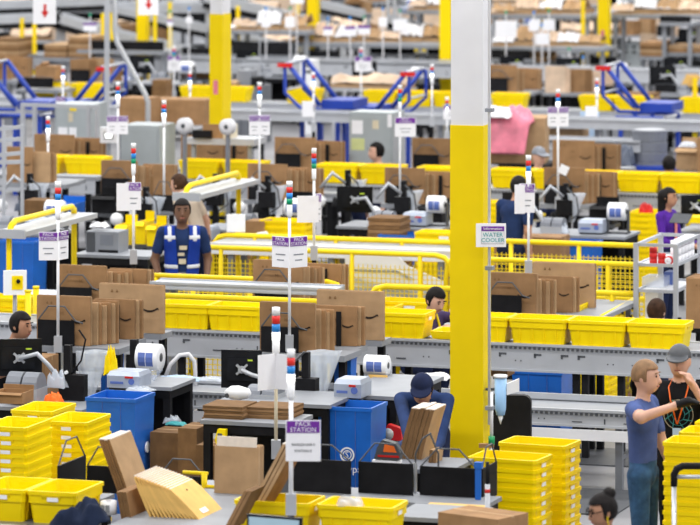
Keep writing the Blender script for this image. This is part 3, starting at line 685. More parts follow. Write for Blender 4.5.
MB().tube([(0, 0, .20), (.19, 0, .20)], .014, 6).tube([(.17, -.02, .0), (.17, -.02, .20)], .022, 6).tube([(.18, -.02, .11), (.30, -.02, .11)], .014, 6).obj('tubes', 'yellow_paint', t, True)
# monitor at the bottom edge
t = thing('monitor', 'black monitor with lit screen cut by the bottom picture edge', 'monitor', W(274, 548, 27.6), math.radians(-25))
MB().box(-.19, .19, 0, .025, 0, .20).obj('housing', 'black_gloss', t); MB().box(-.175, .175, -.003, 0, .015, .185).obj('screen', 'screen', t)
MB().cyl((0, .05, -.35), .02, .4, n=8).obj('stand', 'dark_grey', t)
# divider racks in the middle of the bottom edge
t, zt = table(288, 496, 482, 31.15, .45, 'narrow grey ledge carrying the black dividers at bottom centre', apron=.04)
bracket(291, 491, 351, 494, .235, 31.35, 'black divider half hidden behind the pack station sign', hoop=.45)
bracket(358.5, 493, 413, 497, .225, 31.3, 'black divider in front of the red tape dispenser', hoop=.6)
bracket(420, 499, 477, 501.5, .235, 31.2, 'black divider left of the blue strap', hoop=.55)
bracket(482, 503, 498, 496, .24, 31.1, 'black divider at the right end of the ledge beside the yellow stacks', side=True, hoop=.6)
t = thing('divider_post', 'thin grey post with wire hook between two black dividers', 'post', W(415.5, 499, 31.28)); MB().cyl((0, 0, 0), .012, .26, n=8).obj('post', 'steel', t); MB().tube([(0, 0, .25), (.0, .0, .32), (.05, 0, .43), (.11, 0, .47), (.17, 0, .33), (.17, 0, .24)], .007, 5).obj('hook', 'dark_grey', t)
o = MB().box(0, .042, -.012, .0, 0, .275).box(-.005, .05, -.02, .02, .245, .29).obj('blue_strap', 'blue', None, False, W(475.5, 503, 31.0), -TH); tag(o, 'blue strap hanging over the right-hand black divider', 'strap')
t = thing('handle_tube', 'silver tube with black grip standing before the yellow stacks', 'tube', G(487.5, 30.2, 0)); zz = Z(484, 30.2)
MB().cyl((0, 0, 0), .018, zz, n=10).obj('tube', 'grey_light', t, True); MB().cyl((0, 0, zz), .014, Z(462, 30.2) - zz, n=10).obj('grip', 'black', t, True); MB().cyl((0, 0, zz - .06), .0185, .025, n=10).obj('band', 'red', t, True)
t_, z_ = table(392, 516, 470, 29.95, .55, 'low grey side table under the flat cartons at bottom centre', shelf=False)
carton(438, 512, 496, 530, 29.6, .35, 'closed brown carton on the floor stand below the right dividers', 'kraft', rz=-math.radians(38))
o = carton(402, 513, 452, 517, 30.1, .34, 'flat kraft mailer lying below the black dividers', 'tan_pale', tape=False, name='flat_mailer', cat='mailer')
o = carton(420, 508, 478, 510.5, 30.35, .25, 'orange-brown flat mailer under the divider ledge', 'envelope', tape=False, name='flat_mailer', cat='mailer')
side_bundle(397, 466, 32.3, .30, .42, 5, .036, 'the tall bundle leaning right before the man in the cap', .20, ('kraft_light', 'kraft_dark'), tip='kraft_white', bend=.06)
side_bundle(428, 468, 32.1, .16, .12, 2, .03, 'the short bundle left of the large column', .1, ('kraft_light', 'kraft_dark'))
tbl, zt = table(372, 467, 450, 31.9, .6, 'packing table hidden behind the black dividers', apron=.03, top='grey_mid')
t = thing('tape_dispenser', 'dark grey and red tape dispenser gun held over the black divider', 'tape dispenser', W(374, 459, 31.75))
MB().prism([(0, 0), (.19, 0), (.20, .05), (.16, .12), (.06, .14), (.02, .08)], 0, .07).obj('housing', 'dark_grey', t)
MB().prism([(.07, .055), (.17, .055), (.15, .10), (.08, .11)], -.004, .0).obj('grip_opening', 'orange', t); MB().box(.03, .19, -.005, 0, .018, .032).obj('stripe', 'red', t)
o = carton(372, 460, 397, 464, 31.75, .12, 'pale slip of label paper beside the tape dispenser', 'paper', tape=False, name='label_slip', cat='paper'); 
# signal poles of the nearest line
pole(276, 456, 307, 33.0, 'signal pole with lit white lamp and folded blank sign back', LIT, [(371, .165, .265, 217, False), (371, .165, .265, -32, False)], lr=.031, lseg=.062, mat='beige')
pole(291, 512, 349, 29.2, 'signal pole carrying the large pack station sign for singles line', LIT, [(440.5, .232, .272, 0, True, True, -.035)], lr=.027, lseg=.055, pr=.015)

# ---------------------------------------------------------------- stations of the middle line
def rack_set(px, py, Y, what, front=True, rear=True, g2=True, g3=True, k=1.0, strap=True, br=True, n2=6, shelf=True, wf=.5, hf=.42, rk='kraft_light', pale=False):
    s = S(Y); b = W(px, py, Y)
    if shelf:
        t = thing('carton_rack', 'grey rack holding the cartons ' + what, 'rack', (b.x, b.y, 0)); z = b.z - .004
        MB().box(-.02, .80 * k, -.07, .42, z - .05, z).box(.3 * k, .76 * k, .42, .70, z - .05, z).box(.19 * k, .8 * k, .98, 1.26, z - .05, z).obj('shelf', 'grey', t)
        for x in (.28, .72 * k):
            MB().box(x - .03, x + .03, .1, .16, 0, z - .05).obj('leg', 'black', t); MB().box(x - .03, x + .03, 1.2, 1.26, 0, z - .05).obj('leg', 'black', t)
        MB().box(.05, 1.0 * k, .1, .16, .3, .35).obj('cross_bar', 'black', t)
    q = lambda a, bb: UV(b, a, bb)
    def bun(a, bb, w_, h_, n, tt, nm, mats, **kw):
        p = q(a, bb); Yp = p.y; pxx = 350 + p.x * F / Yp; pyy = YH + (H - p.z) * F / Yp
        bundle(pxx, pyy, Yp, w_, h_, n, tt, nm + ' ' + what, mats, **kw)
    if front: bun(0, .02, wf * k, hf * k, 2, .022, 'front bundle', ('kraft', 'kraft_light'))
    if g2: bun(.17 * k, .10, .36 * k, .36 * k, n2, .035, 'stepped bundle', ('kraft_light', 'kraft'), step=.026 * k, prints=False, hv=.1)
    if g3:
        bun(.33 * k, .55, .38 * k, .34 * k, 3, .04, 'right bundle', ('kraft', 'kraft_light'), step=.02, prints=True, hv=.05)
        if strap:
            p = q(.53 * k, .53); o = MB().box(0, .045, -.012, 0, 0, .30 * k).obj('black_strap', 'black', None, False, p, -TH); tag(o, 'black strap on the right cartons ' + what, 'strap')
    if rear: bun(.19 * k, 1.0, .62 * k, .42 * k, 2, .03, 'rear bundle', (rk, 'kraft'))
    if br:
        t = thing('box_divider', 'black hooped divider before the cartons ' + what, 'divider', q(.03, -.03))
        MB().box(0, .34, -.006, .006, 0, .22).obj('panel', 'black', t)
        MB().tube([(.0, 0, .21), (.005, 0, .22), (.10, 0, .34), (.25, 0, .34), (.35, 0, .22), (.42, 0, .20)], .007, 5).obj('wire_hoop', 'dark_grey', t)
    return b
rack_set(36, 344, 38.3, 'above the left monitor on the middle line')
rack_set(259, 351, 38.0, 'behind the twin signal poles on the middle line', n2=4)
pole(58, 350, 181, 38.1, 'signal pole with angled pack station sign above the left cartons', LIT, [(246, .165, .245, 180 + 0 - 180, True, False, -.165), (246, .165, .245, 62, True)], lr=.027, lseg=.055)
pole(289.5, 349, 181, 37.8, 'signal pole with folded pack station sign over the centre cartons', GRN, [(252.5, .19, .265, -38, True, False, -.19), (252.5, .19, .265, 38, True)], lr=.027, lseg=.05)
# left station
monitor(-6, 339, 42, 376, 37.4, 'black monitor rear with pale swing arm at the left picture edge', .1, arm=[(.16, -.10, .20), (.26, -.12, .10), (.36, -.14, -.03), (.40, -.12, -.16)])
table(-30, 405, 84, 36.9, .8, 'grey packing table under the left monitor', shelf=True)
label_printer(5, 373, 37, 401, 36.9, 'grey twin-lid label printer on the left packing table')
carton(-8, 392, 23, 403, 36.5, .25, 'small open brown carton on the left packing table edge', 'kraft', open_=True)
cloth(54, 406, 36.8, .085, .06, .12, 'orange crumpled bag on the left packing table', 'orange', 'orange_bag', 'bag', 8)
cloth(57, 388, 37.1, .09, .06, .16, 'white crumpled film packet behind the orange bag', 'film', 'plastic_packet', 'packet', 9)
carton(22, 357, 46, 398, 37.75, .3, 'brown carton with striped paper behind the left printer', 'kraft')
t = thing('equipment_post', 'black equipment post with cables right of the left monitor', 'post', G(68, 37.2))
MB().box(-.03, .03, -.03, .03, 0, Z(345, 37.2)).obj('post', 'black', t); MB().tube([(.03, 0, 1.0), (.12, 0, 1.12), (.16, 0, 1.3), (.1, 0, 1.38)], .008, 5).obj('cable', 'black', t); MB().box(-.06, .16, -.05, .05, .78, 1.0).obj('scanner_cradle', 'black', t); MB().cyl((0, -.05, 1.02), .016, .03, 'y', 8).obj('knob', 'white', t)
def film_drape(px0, py0, px1, py1, Y, label, seed=1, mat='film', name='film_sheet'):
    s = S(Y); w_ = (px1 - px0) / s; h = (py1 - py0) / s; p = W(px0, py1, Y); P = []
    for i in range(9):
        t = i / 8; row = []
        for j in range(7):
            u = j / 6; x = w_ * (u * (.45 + .55 * t) + .35 * (1 - t) * (1 - u) * .4); row.append((x, .05 * math.sin(u * 7 + t * 3 + seed), h * t))
        P.append(row)
    o = MB().grid(P).obj(name, mat, None, True, p, 0, fix=False); md = o.modifiers.new('t', 'SOLIDIFY'); md.thickness = .003
    return tag(o, label, 'plastic film')
film_drape(76, 350, 112, 400, 37.3, 'clear plastic film hanging beside the yellow bag at left', 1)
cloth(111, 375, 37.06, .055, .05, .24, 'yellow plastic bag hanging beside the left air cushion machine', 'yellow', 'yellow_bag', 'bag', 12)
lb_ = blue_bin(86, 397, 136, 36.2, .45, 'blue packing bin below the left air cushion machine', logo=False)
MB().cyl((.435, .26, .52), .045, .012, 'x', 14).obj('emblem', 'white', lb_)
tb, zt = table(118, 385, 172, 37.0, .6, 'grey packing table on black legs under the left film roll')
cushion_machine(107, 374, 140, 390, 36.9, 'silver air cushion machine beside the left film roll')
roll(150, 357, 37.6, .115, .20, 'printed film roll above the left packing table')
t = thing('roll_stand', 'dark metal stand carrying the left film roll', 'stand', G(133, 37.7)); MB().box(-.03, .03, 0, .06, 0, Z(340, 37.7)).obj('post', 'black', t); MB().cyl((0, .02, Z(357, 37.7)), .012, .26, 'x', 8).obj('axle', 'black', t)
film_drape(141, 370, 163, 384, 37.3, 'strip of clear air cushions hanging below the left film roll', 3, 'film_clear')
cloth(140, 391, 36.8, .12, .10, .04, 'clear plastic wrap lying across the left table', 'film', 'plastic_wrap', 'plastic film', 21)
for nm, a in (('left', (100, 345, 118, 372, 38.4)), ('centre', (334, 356, 351, 388, 38.0))):
    blue_bin(a[0], a[1], a[2], a[4], .16, 'blue guard box standing behind the ' + nm + ' air cushion machine', logo=False)
cloth(172, 423, 36.9, .075, .06, .07, 'clear packet of labels on the table shelf under the left film roll', 'film', 'plastic_packet', 'packet', 23)
cloth(176, 425, 36.75, .09, .05, .03, 'teal cloth on the table shelf under the left film roll', 'teal', 'teal_cloth', 'cloth', 24)
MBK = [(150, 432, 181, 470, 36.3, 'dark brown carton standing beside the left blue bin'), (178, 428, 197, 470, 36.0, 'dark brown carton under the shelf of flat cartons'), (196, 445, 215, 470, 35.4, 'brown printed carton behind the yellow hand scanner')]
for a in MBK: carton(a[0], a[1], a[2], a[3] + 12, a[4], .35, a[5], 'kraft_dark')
# shelf with flat cartons
def flat_stack(px0, px1, py, Y, dep, n, t_, what, mat='kraft', mats=None):
    p = W(px0, py, Y); w_ = (px1 - px0) / S(Y) / UX
    for i in range(n):
        m = (mats or (mat,))[i % len(mats or (mat,))]
        o = inst('flattened_carton', cached(('flat', round(w_, 3), dep, t_, m), lambda: MB().box(0, w_, 0, dep, 0, t_ * .86).mesh('flattened_carton', m)), None, (p.x + random.uniform(-.008, .008), p.y + random.uniform(-.006, .006), p.z + i * t_), -TH)
        tag(o, ('top' if i == n - 1 else 'lowest' if i == 0 else ORD[n - 1 - i]) + ' flat carton, ' + what, 'carton', 'flat cartons in ' + what)
t, zt = table(200, 420, 291, 34.5, .55, 'grey shelf on black legs carrying two piles of flat cartons')
flat_stack(203, 243, 419.5, 34.6, .35, 6, .019, 'the left pile on the grey shelf', mats=('kraft', 'kraft_dark'))
flat_stack(245.5, 289, 421, 34.6, .35, 6, .019, 'the right pile on the grey shelf', mats=('kraft', 'kraft_dark'))
t = thing('hand_scanner', 'yellow hand scanner in its holder below the grey shelf', 'scanner', W(220, 446, 34.4)); MB().loops([[(-.03, 0, 0), (.03, 0, 0), (.03, .05, 0), (-.03, .05, 0)], [(-.04, -.01, .05), (.04, -.01, .05), (.04, .06, .05), (-.04, .06, .05)], [(-.02, 0, .13), (.045, 0, .13), (.045, .05, .13), (-.02, .05, .13)]]).obj('body', 'yellow', t); MB().box(-.015, .02, -.015, -.01, .03, .1).obj('trigger', 'dark_grey', t)
# centre station
monitor(221, 350, 262, 388, 36.6, 'black monitor rear at the centre station behind the folded sign', -.1, arm=[(.10, -.08, .12), (.20, -.10, .10), (.30, -.06, -.02)])
table(218, 400, 330, 35.8, .75, 'grey packing table under the centre monitor', shelf=False)
label_printer(246, 386, 276, 401, 35.9, 'grey twin-lid label printer below the centre monitor')
t = thing('hand_scanner', 'white hand scanner lying left of the centre label printer', 'scanner', W(237, 399, 35.75)); MB().lathe((-.1, 0, .05), [(.02, 0), (.055, .05), (.06, .12), (.04, .2), (.01, .22)], 12, 'x').obj('body', 'white', t, True); MB().cyl((-.07, -.05, .03), .02, .03, 'y', 10).obj('window', 'dark_grey', t)
cloth(180, 380, 38.3, .22, .06, .04, 'strip of blue-white air cushions lying on the low conveyor at left', 'blue_pale', 'air_cushions', 'plastic film', 31)
cloth(212, 381, 38.2, .12, .06, .04, 'second strip of air cushions on the low conveyor by the monitor', 'film', 'air_cushions', 'plastic film', 32)
film_drape(307, 350, 342, 402, 36.7, 'clear plastic film hanging beside the centre blue bin', 2)
t = thing('equipment_post', 'black equipment post with cables left of the centre plastic film', 'post', G(306, 36.4)); MB().box(-.03, .03, -.03, .03, 0, Z(352, 36.4)).obj('post', 'black', t); MB().box(-.08, .1, -.06, .05, .85, 1.08).obj('scanner_cradle', 'black', t); MB().tube([(0, -.04, 1.3), (-.10, -.06, 1.2), (-.14, -.06, 1.0), (-.05, -.06, .86)], .01, 5).obj('cable', 'dark_grey', t)
blue_bin(318, 406, 371, 35.6, .42, 'blue packing bin with white round emblem at centre', logo_at=(.25, .42))
tb, zt = table(334, 394, 398, 36.2, 1.3, 'grey packing table on black legs beside the centre blue bin')
cushion_machine(334, 382, 361, 400, 36.0, 'silver air cushion machine on the centre packing table')
roll(377, 365, 37.3, .085, .20, 'printed film roll above the centre packing table')
t = thing('roll_stand', 'pale metal stand carrying the centre film roll', 'stand', W(368, 392, 37.4)); MB().box(-.03, 0, -.02, .05, 0, .26).box(.17, .20, -.02, .05, 0, .26).box(-.03, .2, .03, .05, 0, .03).obj('frame', 'grey_light', t)
o = MB().box(0, .165, -.01, 0, 0, .14).obj('kraft_pouch', 'envelope', None, False, W(369, 391, 37.24), -TH); tag(o, 'kraft coloured pouch sheet under the centre film roll', 'pouch')
cloth(362, 397, 36.25, .12, .12, .04, 'clear plastic wrap lying on the centre packing table', 'film', 'plastic_wrap', 'plastic film', 34)
cloth(408, 388, 37.9, .28, .07, .04, 'long strip of blue-white air cushions on the low conveyor at centre', 'blue_pale', 'air_cushions', 'plastic film', 35)
cloth(435, 379, 38.6, .14, .09, .06, 'white paper sheets heaped on the low conveyor by the column', 'paper', 'paper_heap', 'paper', 36)
t = thing('tape_dispenser', 'red and grey tape dispenser gun under the centre packing table', 'tape dispenser', W(382, 440, 35.9)); MB().prism([(0, 0), (.17, 0), (.16, .10), (.05, .13), (.01, .06)], 0, .07).obj('housing', 'red', t); MB().cyl((.05, -.01, .05), .05, .09, 'y', 12).obj('tape', 'grey_light', t, True)
tote_stack(398, 367, 42.5, 'the stack under the middle conveyor left of the column', marks='l', group='tote stacks under the middle conveyor')
tote_stack(602, 372, 41.6, 'the left stack under the middle conveyor at right', along=False, marks='w', group='tote stacks under the middle conveyor')
tote_stack(580, 374, 40.9, 'the front stack under the middle conveyor at right', marks='', group='tote stacks under the middle conveyor')
# right of the large column
blue_bin(512, 370, 561, 40.3, .5, 'blue packing bin under the middle conveyor right of the column', logo=False)
carton(487, 364, 507, 376, 39.9, .25, 'brown carton with red tape right of the large column', 'kraft')
t = thing('chair', 'black padded chair back beside the large column', 'chair', G(507, 35.9), -.15)
zt = Z(392, 35.9)
def rrect(w_, h, r, z0): return [(x + sx * (w_ - r), z) for x, z, sx in []] 
poly = []
for cx, cz, a0 in ((.14, zt - .08, 0), (-.14, zt - .08, 90), (-.14, .55, 180), (.14, .55, 270)):
    for k in range(5): a = math.radians(a0 + k * 22.5); poly.append((cx + .06 * math.cos(a), cz + .06 * math.sin(a)))
MB().prism(poly, -.04, .04).obj('backrest', 'black', t); MB().box(-.2, .2, .03, .45, .45, .53).obj('seat', 'black', t); MB().cyl((0, .24, .1), .03, .36, n=10).obj('post', 'dark_grey', t, True)
for k in range(5): a = k * 2 * math.pi / 5; MB().bar((0, .24, .12), (.26 * math.cos(a), .24 + .26 * math.sin(a), .05), .04, .04).cyl((.26 * math.cos(a) - .02, .24 + .26 * math.sin(a), .03), .03, .04, 'x', 10).obj('leg', 'black', t)
t = thing('cup_dispenser', 'pale blue paper cup dispenser tube hanging beside the large column', 'dispenser', G(500.5, 35.1, Z(415, 35.1)), 0)
MB().lathe((0, 0, 0), [(.034, 0), (.044, .05), (.05, .30)], 16).obj('tube', 'blue_light', t, True); MB().cyl((0, 0, .30), .056, .02, n=16).obj('cap', 'white', t, True); MB().lathe((0, 0, -.075), [(.002, 0), (.024, .075)], 14).obj('paper_cup', 'white', t, True)
MB().loops([[(.05, -.01, .16), (.05, .03, .16), (.05, .03, .25), (.05, -.01, .25)], [(.15, -.01, .19), (.15, .03, .19), (.15, .03, .29), (.15, -.01, .29)]]).obj('bracket', 'white', t)
MB().tube([(-.03, .04, .2), (-.12, .04, .2)], .012, 6).obj('strap', 'dark_grey', t)
t = thing('water_hose', 'green and white hose coupling at the foot of the large column', 'hose', G(491.5, 35.0, Z(445, 35)), 0); MB().cyl((0, 0, .0), .025, .07, n=10).obj('coupling', 'green', t, True); MB().cyl((0, 0, .07), .014, .35, n=8).obj('hose', 'white', t, True); MB().cyl((0, 0, -.55), .018, .55, n=8).obj('stem', 'white', t, True); MB().box(-.1, .02, -.02, .03, -.02, .01).obj('valve', 'kraft', t)
# hand truck at the right edge
t = thing('trolley', 'silver hand trolley with black handle in front of the right yellow stack', 'trolley', G(674, 30.4, 0), 0)
zh = Z(466, 30.4); MB().cyl((0, 0, .1), .017, zh - .22, n=10).cyl((.5, 0, .1), .017, zh - .22, n=10).obj('upright', 'steel', t, True)
MB().tube([(0, 0, zh - .14), (0, 0, zh - .06), (.02, 0, zh - .02), (.06, 0, zh), (.44, 0, zh), (.48, 0, zh - .02), (.5, 0, zh - .06), (.5, 0, zh - .14)], .024, 8).obj('handle', 'black', t, True)
MB().cyl((0, 0, zh - .075), .014, .5, 'x', 8).obj('cross_bar', 'steel', t, True); MB().box(-.03, .53, -.05, .3, .08, .11).obj('foot_plate', 'steel', t)
for x in (-.02, .48): MB().cyl((x, .05, .08), .08, .04, 'x', 14).obj('wheel', 'black', t, True)
# ---------------------------------------------------------------- people: one continuous surface grown from a smooth distance field
def surface_nets(D, o, h):
    s = D < 0
    nx, ny, nz = D.shape
    cell = np.zeros((nx - 1, ny - 1, nz - 1, 3)); cnt = np.zeros((nx - 1, ny - 1, nz - 1))
    cor = [(i, j, k) for i in (0, 1) for j in (0, 1) for k in (0, 1)]
    sl = lambda c, A: A[c[0]:nx - 1 + c[0], c[1]:ny - 1 + c[1], c[2]:nz - 1 + c[2]]
    for a in cor:
        for ax in range(3):
            if a[ax] == 0:
                b = list(a); b[ax] = 1; b = tuple(b)
                da, db = sl(a, D), sl(b, D); m = (da < 0) != (db < 0)
                t = np.where(m, da / np.where(np.abs(da - db) < 1e-12, 1, da - db), 0)
                for q in range(3):
                    cell[..., q] += np.where(m, a[q] + (t if q == ax else 0), 0)
                cnt += m
    act = cnt > 0
    idx = -np.ones(act.shape, int); idx[act] = np.arange(act.sum())
    I = np.argwhere(act); V = (I + cell[act] / cnt[act][:, None]) * h + o
    Fc = []
    for ax in range(3):
        b, c = (ax + 1) % 3, (ax + 2) % 3
        A = [slice(None)] * 3; A[ax] = slice(0, -1); B = [slice(None)] * 3; B[ax] = slice(1, None)
        m = s[tuple(A)] != s[tuple(B)]
        E = np.argwhere(m)
        ok = (E[:, b] > 0) & (E[:, c] > 0) & (E[:, b] < D.shape[b] - 1) & (E[:, c] < D.shape[c] - 1); E = E[ok]
        fl = s[tuple(A)][tuple(E.T)]
        q = []
        for db, dc in ((-1, -1), (0, -1), (0, 0), (-1, 0)):
            e = E.copy(); e[:, b] += db; e[:, c] += dc; q.append(idx[tuple(e.T)])
        q = np.stack(q, 1); q[~fl] = q[~fl][:, ::-1]; Fc.append(q)
    return V, np.concatenate(Fc)
def cap_d(P, a, b, r0, r1, fy=1.0):
    a = np.array(a, float); b = np.array(b, float); ab = b - a; l2 = (ab ** 2).sum() + 1e-12
    t = np.clip(((P - a) @ ab) / l2, 0, 1); q = P - a - t[..., None] * ab
    if fy != 1.0: q = q * np.array([1, 1 / fy, 1])
    return (np.sqrt((q ** 2).sum(-1)) - (r0 + (r1 - r0) * t)) * min(1, fy)
def ell_d(P, c, r):
    q = (P - np.array(c)) / np.array(r); return (np.sqrt((q ** 2).sum(-1)) - 1) * min(r)
def field_grid(prims, lo, n, h, k=.018):
    D = np.full(tuple(n), .3)
    for p in prims:
        if p[0] == 'c': c = np.array([p[1], p[2]], float); r = max(p[3], p[4])
        else: c = np.array([p[1]], float); r = max(p[2])
        a = np.clip(np.floor((c.min(0) - r - .05 - lo) / h).astype(int), 0, n); b = np.clip(np.ceil((c.max(0) + r + .05 - lo) / h).astype(int) + 1, 0, n)
        if (b <= a).any(): continue
        g = np.stack(np.meshgrid(*[lo[i] + np.arange(a[i], b[i]) * h for i in range(3)], indexing='ij'), -1)
        e = cap_d(g, *p[1:6]) if p[0] == 'c' else ell_d(g, p[1], p[2])
        s = tuple(slice(a[i], b[i]) for i in range(3)); d = D[s]; q = np.clip(.5 + .5 * (d - e) / k, 0, 1); D[s] = d + (e - d) * q - k * q * (1 - q)
    return D
def field(prims, P, k=.018):
    d = None
    for p in prims:
        e = cap_d(P, *p[1:6]) if p[0] == 'c' else ell_d(P, p[1], p[2])
        if d is None: d = e
        else:
            h = np.clip(.5 + .5 * (d - e) / k, 0, 1); d = d + (e - d) * h - k * h * (1 - h)
    return d
def sdf_mesh(name, fn, lo, hi, h, mats, pick=None, smooth=True):
    lo = np.array(lo) - 2 * h; hi = np.array(hi) + 2 * h; n = np.ceil((hi - lo) / h).astype(int) + 1
    if isinstance(fn, list): D = field_grid(fn, lo, n, h)
    else: D = fn(np.stack(np.meshgrid(*[lo[i] + np.arange(n[i]) * h for i in range(3)], indexing='ij'), -1))
    V, Q = surface_nets(D, lo, h)
    me = bpy.data.meshes.new(name); me.from_pydata(V.tolist(), [], Q.tolist())
    for m in mats: me.materials.append(MATS[m])
    if pick is not None: me.polygons.foreach_set('material_index', pick(V[Q].mean(1)).astype(np.int32))
    if smooth: me.shade_smooth()
    me.update(); return me
def rotx(p, a, piv):
    y, z = p[1] - piv[1], p[2] - piv[2]; return (p[0], piv[1] + y * math.cos(a) - z * math.sin(a), piv[2] + y * math.sin(a) + z * math.cos(a))
def person(loc, rz, label, shirt, pants, skin, hair=None, sleeves='short', ht=1.75, lean=0.0, hip=None, L_=None, R_=None, vox=.014, gloves=None, hair_style='short', cap=None, head_yaw=0.0, head_pitch=0.0, shoes='black', build=1.0, group='people at work in the hall', fingers=True):
    k = ht / 1.75; t = thing('person', label, 'person', loc, rz, group)
    hz = (.95 if hip is None else hip); dz = hz - .95
    pv = (0, 0, hz)
    up = lambda x, y, z: rotx((x * build if abs(x) > .12 else x, y, z + dz), lean, pv)     # lean > 0 tips forward (towards -y)
    PR = []; MT = []
    def C(a, b, r0, r1, m, fy=1.0): PR.append(('c', a, b, r0, r1, fy)); MT.append(m)
    def E(c, r, m): PR.append(('e', c, r)); MT.append(m)
    b = build
    C(up(0, .0, .95), up(0, 0, 1.10), .135 * b, .125 * b, pants if hip is None else pants, .72)
    C(up(0, 0, 1.06), up(0, .005, 1.32), .135 * b, .155 * b, shirt, .70); C(up(-.07, .0, 1.34), up(.07, .0, 1.34), .115 * b, .115 * b, shirt, .85)
    C(up(-.16, .01, 1.42), up(.16, .01, 1.42), .058, .058, shirt, .95)
    C(up(0, .01, 1.42), up(0, -.01, 1.54), .055, .05, skin)
    hc = up(0, -.025, 1.635)
    hy, hp = head_yaw, head_pitch
    Rm = Matrix.Rotation(hy, 3, 'Z') @ Matrix.Rotation(lean * .35 + hp, 3, 'X')
    hd = lambda x, y, z: tuple(Vector(hc) + Rm @ Vector((x, y, z)))
    E(hc, (.078, .096, .112), skin); E(hd(0, -.022, -.055), (.06, .07, .062), skin); C(hd(0, -.088, .0), hd(0, -.108, -.03), .009, .013, skin)
    for s in (-1, 1): E(hd(s * .078, .01, -.005), (.012, .02, .03), skin)
    # legs
    if hip is None:
        for s in (-1, 1):
            C((s * .095, 0, .93), (s * .10, -.015, .50), .088, .060, pants); C((s * .10, -.015, .50), (s * .105, .02, .10), .058, .042, pants); C((s * .105, .03, .045), (s * .115, -.12, .035), .042, .036, shoes)
    else:
        for s in (-1, 1):
            kn = (s * .13, -.30, min(.52, hz)); C((s * .095, 0, hz - .02), kn, .088, .062, pants); C(kn, (s * .12, -.18, .10), .058, .042, pants); C((s * .12, -.16, .045), (s * .125, -.32, .035), .042, .036, shoes)
    # arms
    for s, A in ((-1, R_), (1, L_)):
        sh = up(s * .19, .01, 1.42)
        el, wr = A if A else ((up(s * .235, .03, 1.14)), (up(s * .25, -.04, .89)))
        sl = shirt; C(sh, el, .055, .042, sl if sleeves == 'long' else skin)
        if sleeves != 'long': m = tuple(Vector(sh).lerp(Vector(el), .62)); C(sh, m, .062, .058, shirt)
        C(el, wr, .041, .028, shirt if sleeves == 'long' else skin)
        d = (Vector(wr) - Vector(el)).normalized(); sd = d.cross(Vector((0, 0, 1)))
        if sd.length < .2: sd = d.cross(Vector((0, 1, 0)))
        sd.normalize(); nm = sd.cross(d).normalized(); hm = gloves if (gloves and s == -1) else skin
        w0 = Vector(wr); pl = w0 + d * .09
        C(tuple(w0), tuple(pl), .028, .034, hm, 1.0)
        if fingers:
            for i, (o_, ln) in enumerate(((-.030, .062), (-.010, .075), (.011, .072), (.030, .056))):
                f0 = w0 + d * .085 + sd * o_; f1 = f0 + d * ln * .6 - nm * .012; f2 = f1 + d * ln * .4 - nm * .022
                C(tuple(f0), tuple(f1), .0105, .0095, hm); C(tuple(f1), tuple(f2), .0095, .0085, hm)
            th0 = w0 + d * .03 + sd * -.028; th1 = th0 + d * .035 - sd * .022 - nm * .01; C(tuple(th0), tuple(th1), .012, .011, hm); C(tuple(th1), tuple(th1 + d * .03 - nm * .006), .011, .009, hm)
        else: E(tuple(w0 + d * .11), (.035, .035, .04), hm)
    mats = sorted(set(MT)); ix = np.array([mats.index(m) for m in MT])
    pts = np.array([q for p in PR for q in ((p[1], p[2]) if p[0] == 'c' else (p[1],))])
    def pick(c):
        ds = np.stack([cap_d(c, *p[1:6]) if p[0] == 'c' else ell_d(c, p[1], p[2]) for p in PR], 0); return ix[ds.argmin(0)]
    me = sdf_mesh('body', PR, pts.min(0) - .17, pts.max(0) + .17, vox, mats, pick)
    o = inst('body', me, t)
    # face details
    for s in (-1, 1):
        e = MB().lathe((0, 0, 0), [(.001, -.006), (.006, -.004), (.0075, 0), (.006, .004), (.001, .006)], 8, 'y').obj('eye', 'hair_black', t, True); e.location = hd(s * .032, -.088, .012)
        e = MB().box(-.018, .018, -.005, .005, -.003, .004).obj('eyebrow', hair or 'hair_black', t); e.location = hd(s * .033, -.089, .034); e.rotation_euler = Rm.to_euler()
    e = MB().box(-.022, .022, -.005, .005, -.005, .005).obj('mouth', 'lips', t); e.location = hd(0, -.090, -.062); e.rotation_euler = Rm.to_euler()
    # hair or cap
    Ri = np.array(Rm.inverted()); hcv = np.array(hc)
    loc_ = lambda P: (P - hcv) @ Ri.T
    if hair:
        def fh(P):
            q = loc_(P); d = ell_d(q, (0, .006, .014), (.090, .108, .116))
            face = np.maximum(np.maximum(q[..., 1] + (.028 if hair_style != 'long' else .02), q[..., 2] - .062), np.abs(q[..., 0]) - .085)
            d = np.maximum(d, -face); d = np.maximum(d, -(q[..., 2] + (.065 if hair_style != 'crop' else .03)) if hair_style != 'long' else -(q[..., 2] + .2))
            if hair_style == 'bun':
                e = ell_d(q, (0, .07, .105), (.05, .05, .045)); d = np.minimum(d, e)
            if hair_style == 'long':
                e = cap_d(q, (0, .06, .02), (.0, .085, -.28), .085, .06, 1.0); d = np.minimum(d, e)
            return d
        lo = hcv - .17; lo[2] -= .24 if hair_style == 'long' else 0
        inst('hair', sdf_mesh('hair', fh, lo, hcv + .19, max(.008, vox * .7), [hair]), t)
    if cap:
        def fc(P):
            q = loc_(P); d = ell_d(q, (0, .004, .02), (.093, .112, .112)); d = np.maximum(d, .028 - q[..., 2])
            br = np.maximum(ell_d(q, (0, -.10, .03), (.085, .095, .5)), np.abs(q[..., 2] - .034 - (q[..., 1] + .1) * .25) - .007)
            return np.minimum(d, np.maximum(br, q[..., 1] + .03))
        inst('cap', sdf_mesh('cap', fc, hcv - .22, hcv + .2, .008, [cap]), t)
    if k != 1: t.scale = (k, k, k)
    return t, PR, hd, up
